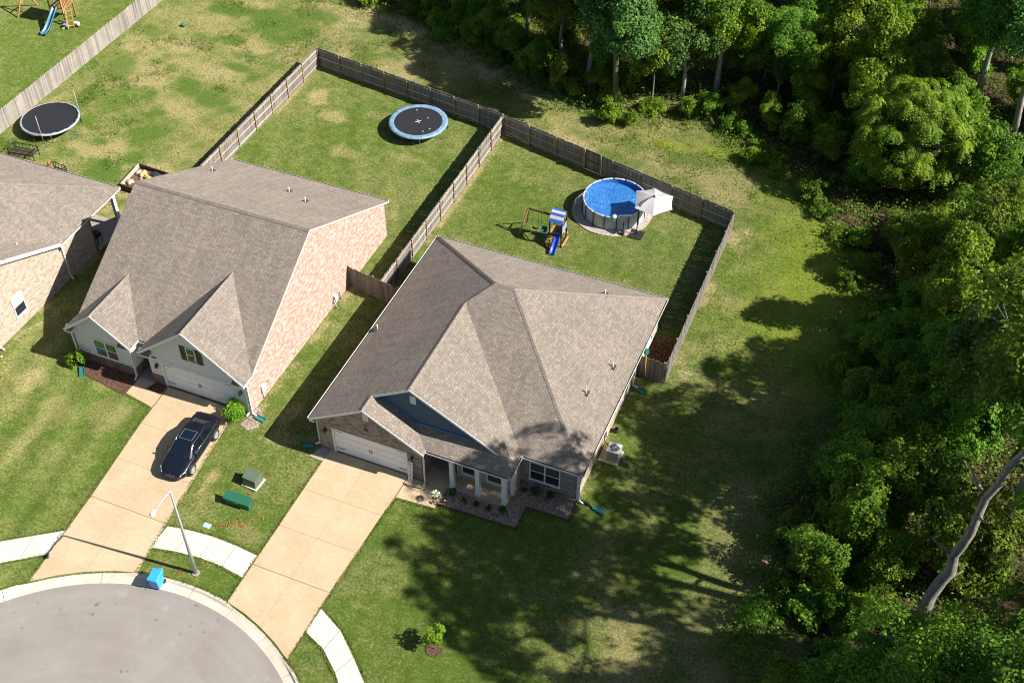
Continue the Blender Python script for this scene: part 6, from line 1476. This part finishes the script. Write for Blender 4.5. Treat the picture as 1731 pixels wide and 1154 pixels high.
# stones round the little shrub stump, gravel, flowers
for k in range(9):
    t = k*.7; mb = MB(); x, y = 15.12+.22*math.cos(t)*(k % 3)/2, 1.2+.2*math.sin(t)*(k % 3)/2; s_ = random.uniform(.08, .13)
    mb.lathe([(0, 0), (s_, .02), (s_*.9, s_*.7), (0, s_*1.1)], 6, (x, y, .05)); thing('stone', mb, K['stone'], 'stone in the little pile at the right end of the gravel bed', 'stone', 'stones piled in the gravel bed')
def scatter_quads(name, pts, size, mat, kind='stuff', label=None, cat=None, flat=.6, seed=1, tone=None):
    r = np.random.default_rng(seed); n = len(pts); N = unit(np.stack([r.normal(size=n)*flat, r.normal(size=n)*flat, np.ones(n)], -1)); T = r.normal(size=(n, 3))
    L = size*r.uniform(.6, 1.4, n); me = leaf_mesh(name, pts, N, T, L, L*.7, r.random(n) if tone is None else tone, mat); o = bpy.data.objects.new(name, me); col.objects.link(o)
    return tag(o, label, cat, None, kind)
def in_bed(n, P, seed):
    r = np.random.default_rng(seed); P = np.array(P); out = []
    lo, hi = P.min(0), P.max(0); q = r.uniform(lo, hi, (n*3, 2)); m_ = inpoly(q[:, 0], q[:, 1], [tuple(p) for p in P]); return q[m_][:n]
gv = leafmat('gravel_chip', (.16, .12, .10), (.36, .28, .22), (.60, .52, .43), 0.0, 0)
q = in_bed(9000, BED, 3); scatter_quads('gravel', np.c_[q, .055+np.random.default_rng(1).random(len(q))*.03], .07, gv, label='pale river gravel filling the porch bed', cat='gravel', flat=.9)
mc = leafmat('mulch_chip', (.06, .025, .012), (.15, .07, .03), (.34, .19, .10), 0.0, 0)
q = in_bed(4500, [(15.76, 13.25), (17.4, 13.05), (17.38, 16.5), (15.76, 16.7)], 4); scatter_quads('bark_mulch', np.c_[q, .055+np.random.default_rng(2).random(len(q))*.04], .10, mc, label='brown bark mulch in the fenced side strip', cat='mulch', flat=.8)
# flower ornaments on stakes
for (x, y, h, lb_) in ((8.24, -1.22, .9, 'tall flower ornament with yellow and white petals by the walk'), (8.62, -1.1, .45, 'low clump of pink, blue and orange flower ornaments')):
    o = empty('flower_ornament', (x, y, .04), lb_, 'ornament')
    if h > .6:
        MB().tube([(x, y, 0), (x, y, h)], .012, 5).build('stake', K['greenp'], o)
        for k in range(10):
            t = 2*math.pi*k/10; M_ = Matrix.Translation((x, y, h)) @ Matrix.Rotation(t, 4, 'Z') @ Matrix.Rotation(.35, 4, 'X')
            mb = MB(); mb.add([(.05, -.03, 0), (.22, -.07, .03), (.30, 0, .02), (.22, .07, .03), (.05, .03, 0)], [(0, 1, 2, 3, 4)], M_); mb.build('petal', K[('yellow', 'white', 'greenp', 'lid')[k % 4]], o)
    else:
        for k in range(9):
            a, b = x+random.uniform(-.28, .28), y+random.uniform(-.22, .22); hh = random.uniform(.2, .45)
            mb = MB(); mb.tube([(a, b, 0), (a, b, hh)], .008, 4); mb.lathe([(0, 0), (.08, .02), (.05, .05), (0, .06)], 7, (a, b, hh)); mb.build('flower', K[('red', 'lid', 'orange', 'yellow', 'white')[k % 5]], o)
# tangle of low growth on the woodland floor and tall weeds in the meadow
r = np.random.default_rng(77)
def dens(n, x0, x1, y0, y1, f):
    x = r.uniform(x0, x1, n); y = r.uniform(y0, y1, n); return x, y, r.random(n) < f(x, y)
x, y, m_ = dens(520000, -26, 44, -16, 72, lambda x, y: np.where(polydist(x, y, FOREST)+(fbm(x, y, 2.2, 23, 3)-.5)*5 < 1.0, .62*sstep(.16, .40, fbm(x, y, 4.5, 91, 3))*np.clip(1.3+polydist(x, y, FOREST)/60, .75, 1), 0))
x, y = x[m_], y[m_]; cl = fbm(x, y, 1.3, 55, 2)
scatter_quads('undergrowth', np.c_[x, y, .05+r.random(len(x))**1.5*(.25+1.5*np.clip(cl-.35, 0, 1)*2)], 0.17, K['leaf_u'], label='low leafy undergrowth covering the woodland floor', cat='undergrowth', flat=.55, seed=5)
def blades(name, x, y, h, w, mat, label, cat, seed, tone):
    rr = np.random.default_rng(seed); n = len(x); a = rr.random(n)*np.pi; dx, dy = np.cos(a)*w/2, np.sin(a)*w/2; lx, ly = rr.normal(size=n)*h*.35, rr.normal(size=n)*h*.35
    V = np.stack([np.c_[x-dx, y-dy, np.full(n, -.02)], np.c_[x+dx, y+dy, np.full(n, -.02)], np.c_[x+lx+dx*.3, y+ly+dy*.3, h], np.c_[x+lx-dx*.3, y+ly-dy*.3, h]], 1).reshape(-1, 3)
    F = np.arange(len(V)).reshape(-1, 4); me = npmesh(name, V, F, 4); at = me.attributes.new('leaf', 'FLOAT_VECTOR', 'FACE'); d = np.zeros((n, 3), np.float32); d[:, 0] = np.clip(tone, 0, 1); at.data.foreach_set('vector', d.ravel())
    me.materials.append(mat); o = bpy.data.objects.new(name, me); col.objects.link(o); return tag(o, label, cat, None, 'stuff')
def fence_y(x): return np.interp(x, [-60, -20.7, -2.5, 17.5, 22, 40], [43, 37.6, 34.7, 29.8, 29, 24])
def mead_f(x, y):
    fd = polydist(x, y, FOREST); zone_ = (fd > -1)*((y > fence_y(x))*(x < 18)+(x > -39)*(x < -21)*(y > 14)*(y < 48)+.25*(x > 18)*(y > 16)); c = sstep(.50, .68, fbm(x, y, 2.4, 63, 3)); near = sstep(6, 0, np.abs(fd)); return np.clip(zone_*(.05+.5*c+.5*near*sstep(14, 20, y)), 0, 1)*.6
x, y, m_ = dens(300000, -39, 29, 14, 50, mead_f); x, y = x[m_], y[m_]
blades('tall_weeds', x, y, r.uniform(.05, .26, len(x))*(.5+.9*fbm(x, y, 2.4, 63, 3)), r.uniform(.03, .07, len(x)), K['weed'], 'tufts of tall weeds and grass in the rough meadow', 'weeds', 9, .45+(fbm(x, y, 3, 21, 2)-.5)*1.4+(r.random(len(x))-.5)*.4)
# fallen logs in the meadow and wood
for (u, v, rz, L, lb_) in ((1390, 1000, .4, 2.2, 'pale fallen branch on the dark ground at the front wood edge'), (1150, 188, .1, 3.0, 'fallen dead branch at the far meadow edge')):
    q = px(u, v); mb = MB(); mb.tube([(q.x, q.y, .1), (q.x+L*.5*math.cos(rz), q.y+L*.5*math.sin(rz), .16), (q.x+L*math.cos(rz), q.y+L*math.sin(rz), .1)], [.07, .06, .03], 6); thing('fallen_branch', mb, K['bark'], lb_, 'branch')
# leafy weed clumps in the rough meadow
x, y, m_ = dens(260000, -39, 29, 14, 50, lambda x, y: mead_f(x, y)*sstep(.5, .66, fbm(x, y, 1.7, 131, 3))); x, y = x[m_], y[m_]
cl = fbm(x, y, 1.0, 141, 2); scatter_quads('leafy_weeds', np.c_[x, y, .03+r.random(len(x))*.75*np.clip(cl-.38, 0, 1)*1.6], .12, K['leaf_u'], label='clumps of leafy green weeds in the rough meadow', cat='weeds', flat=.6, seed=15)
# ragged turf along the concrete
def edge_run(pts, n, off=.03, w=.05):
    P = np.array(pts, float); d = np.r_[0, np.cumsum(np.hypot(*np.diff(P, axis=0).T))]; s = r.uniform(0, d[-1], n); q = np.c_[np.interp(s, d, P[:, 0]), np.interp(s, d, P[:, 1])]
    return q+r.normal(size=q.shape)*w*(.4+1.4*fbm(q[:, 0], q[:, 1], .8, 3, 2))[:, None]
runs = [([(.55, -1), (.58, -11.4)], 900), ([(5.95, -1.85), (5.5, -10), (5.45, -13.2)], 1100), ([(5.95, -1.85), (8.3, -1.7)], 260), ([(-11.45, -1.35), (-10.45, -11), (-10.2, -14.6)], 1200), ([(-13.6, -.95), (-11.45, -1.35)], 200), ([(-6.28, -.4), (-5.4, -8.6), (-5.05, -11.8)], 1100),
  ([(-5.25, -8.52), (-3.56, -8.22), (-1.65, -8.12), (.5, -8.32)], 500), ([(-5.3, -10.33), (-3.36, -9.93), (-1.5, -9.8), (.5, -10.08)], 500), ([(5.6, -10), (7.4, -10.9), (9.85, -13.05)], 500), ([(5.5, -11.75), (6.72, -12.26), (8.52, -13.68)], 400), ([(-17, -15.7), (-10.5, -11.02)], 600), ([(-16, -17.1), (-10.3, -12.85)], 600),
  ([(RC[0]+(RR+CW+.03)*math.cos(t), RC[1]+(RR+CW+.03)*math.sin(t)) for t in np.linspace(rad(20), rad(160), 60)], 2600), ([(8.2, -1.36), (13.28, -1.22), (13.27, .43), (15.85, .48)], 800)]
q = np.concatenate([edge_run(p, n) for p, n in runs]); n = len(q)
on = np.zeros(n, bool)
for x0, x1 in ((-10.0, -5.2), (.75, 5.25)): on |= (q[:, 0] > x0) & (q[:, 0] < x1) & (np.abs(np.hypot(q[:, 0]-RC[0], q[:, 1]-RC[1])-(RR+CW)) < .35)
q = q[~on]; blades('edge_grass', q[:, 0], q[:, 1], r.uniform(.05, .11, len(q)), r.uniform(.03, .06, len(q)), K['weed'], 'ragged turf growing over the edges of the concrete', 'grass', 19, .25+r.random(len(q))*.5)
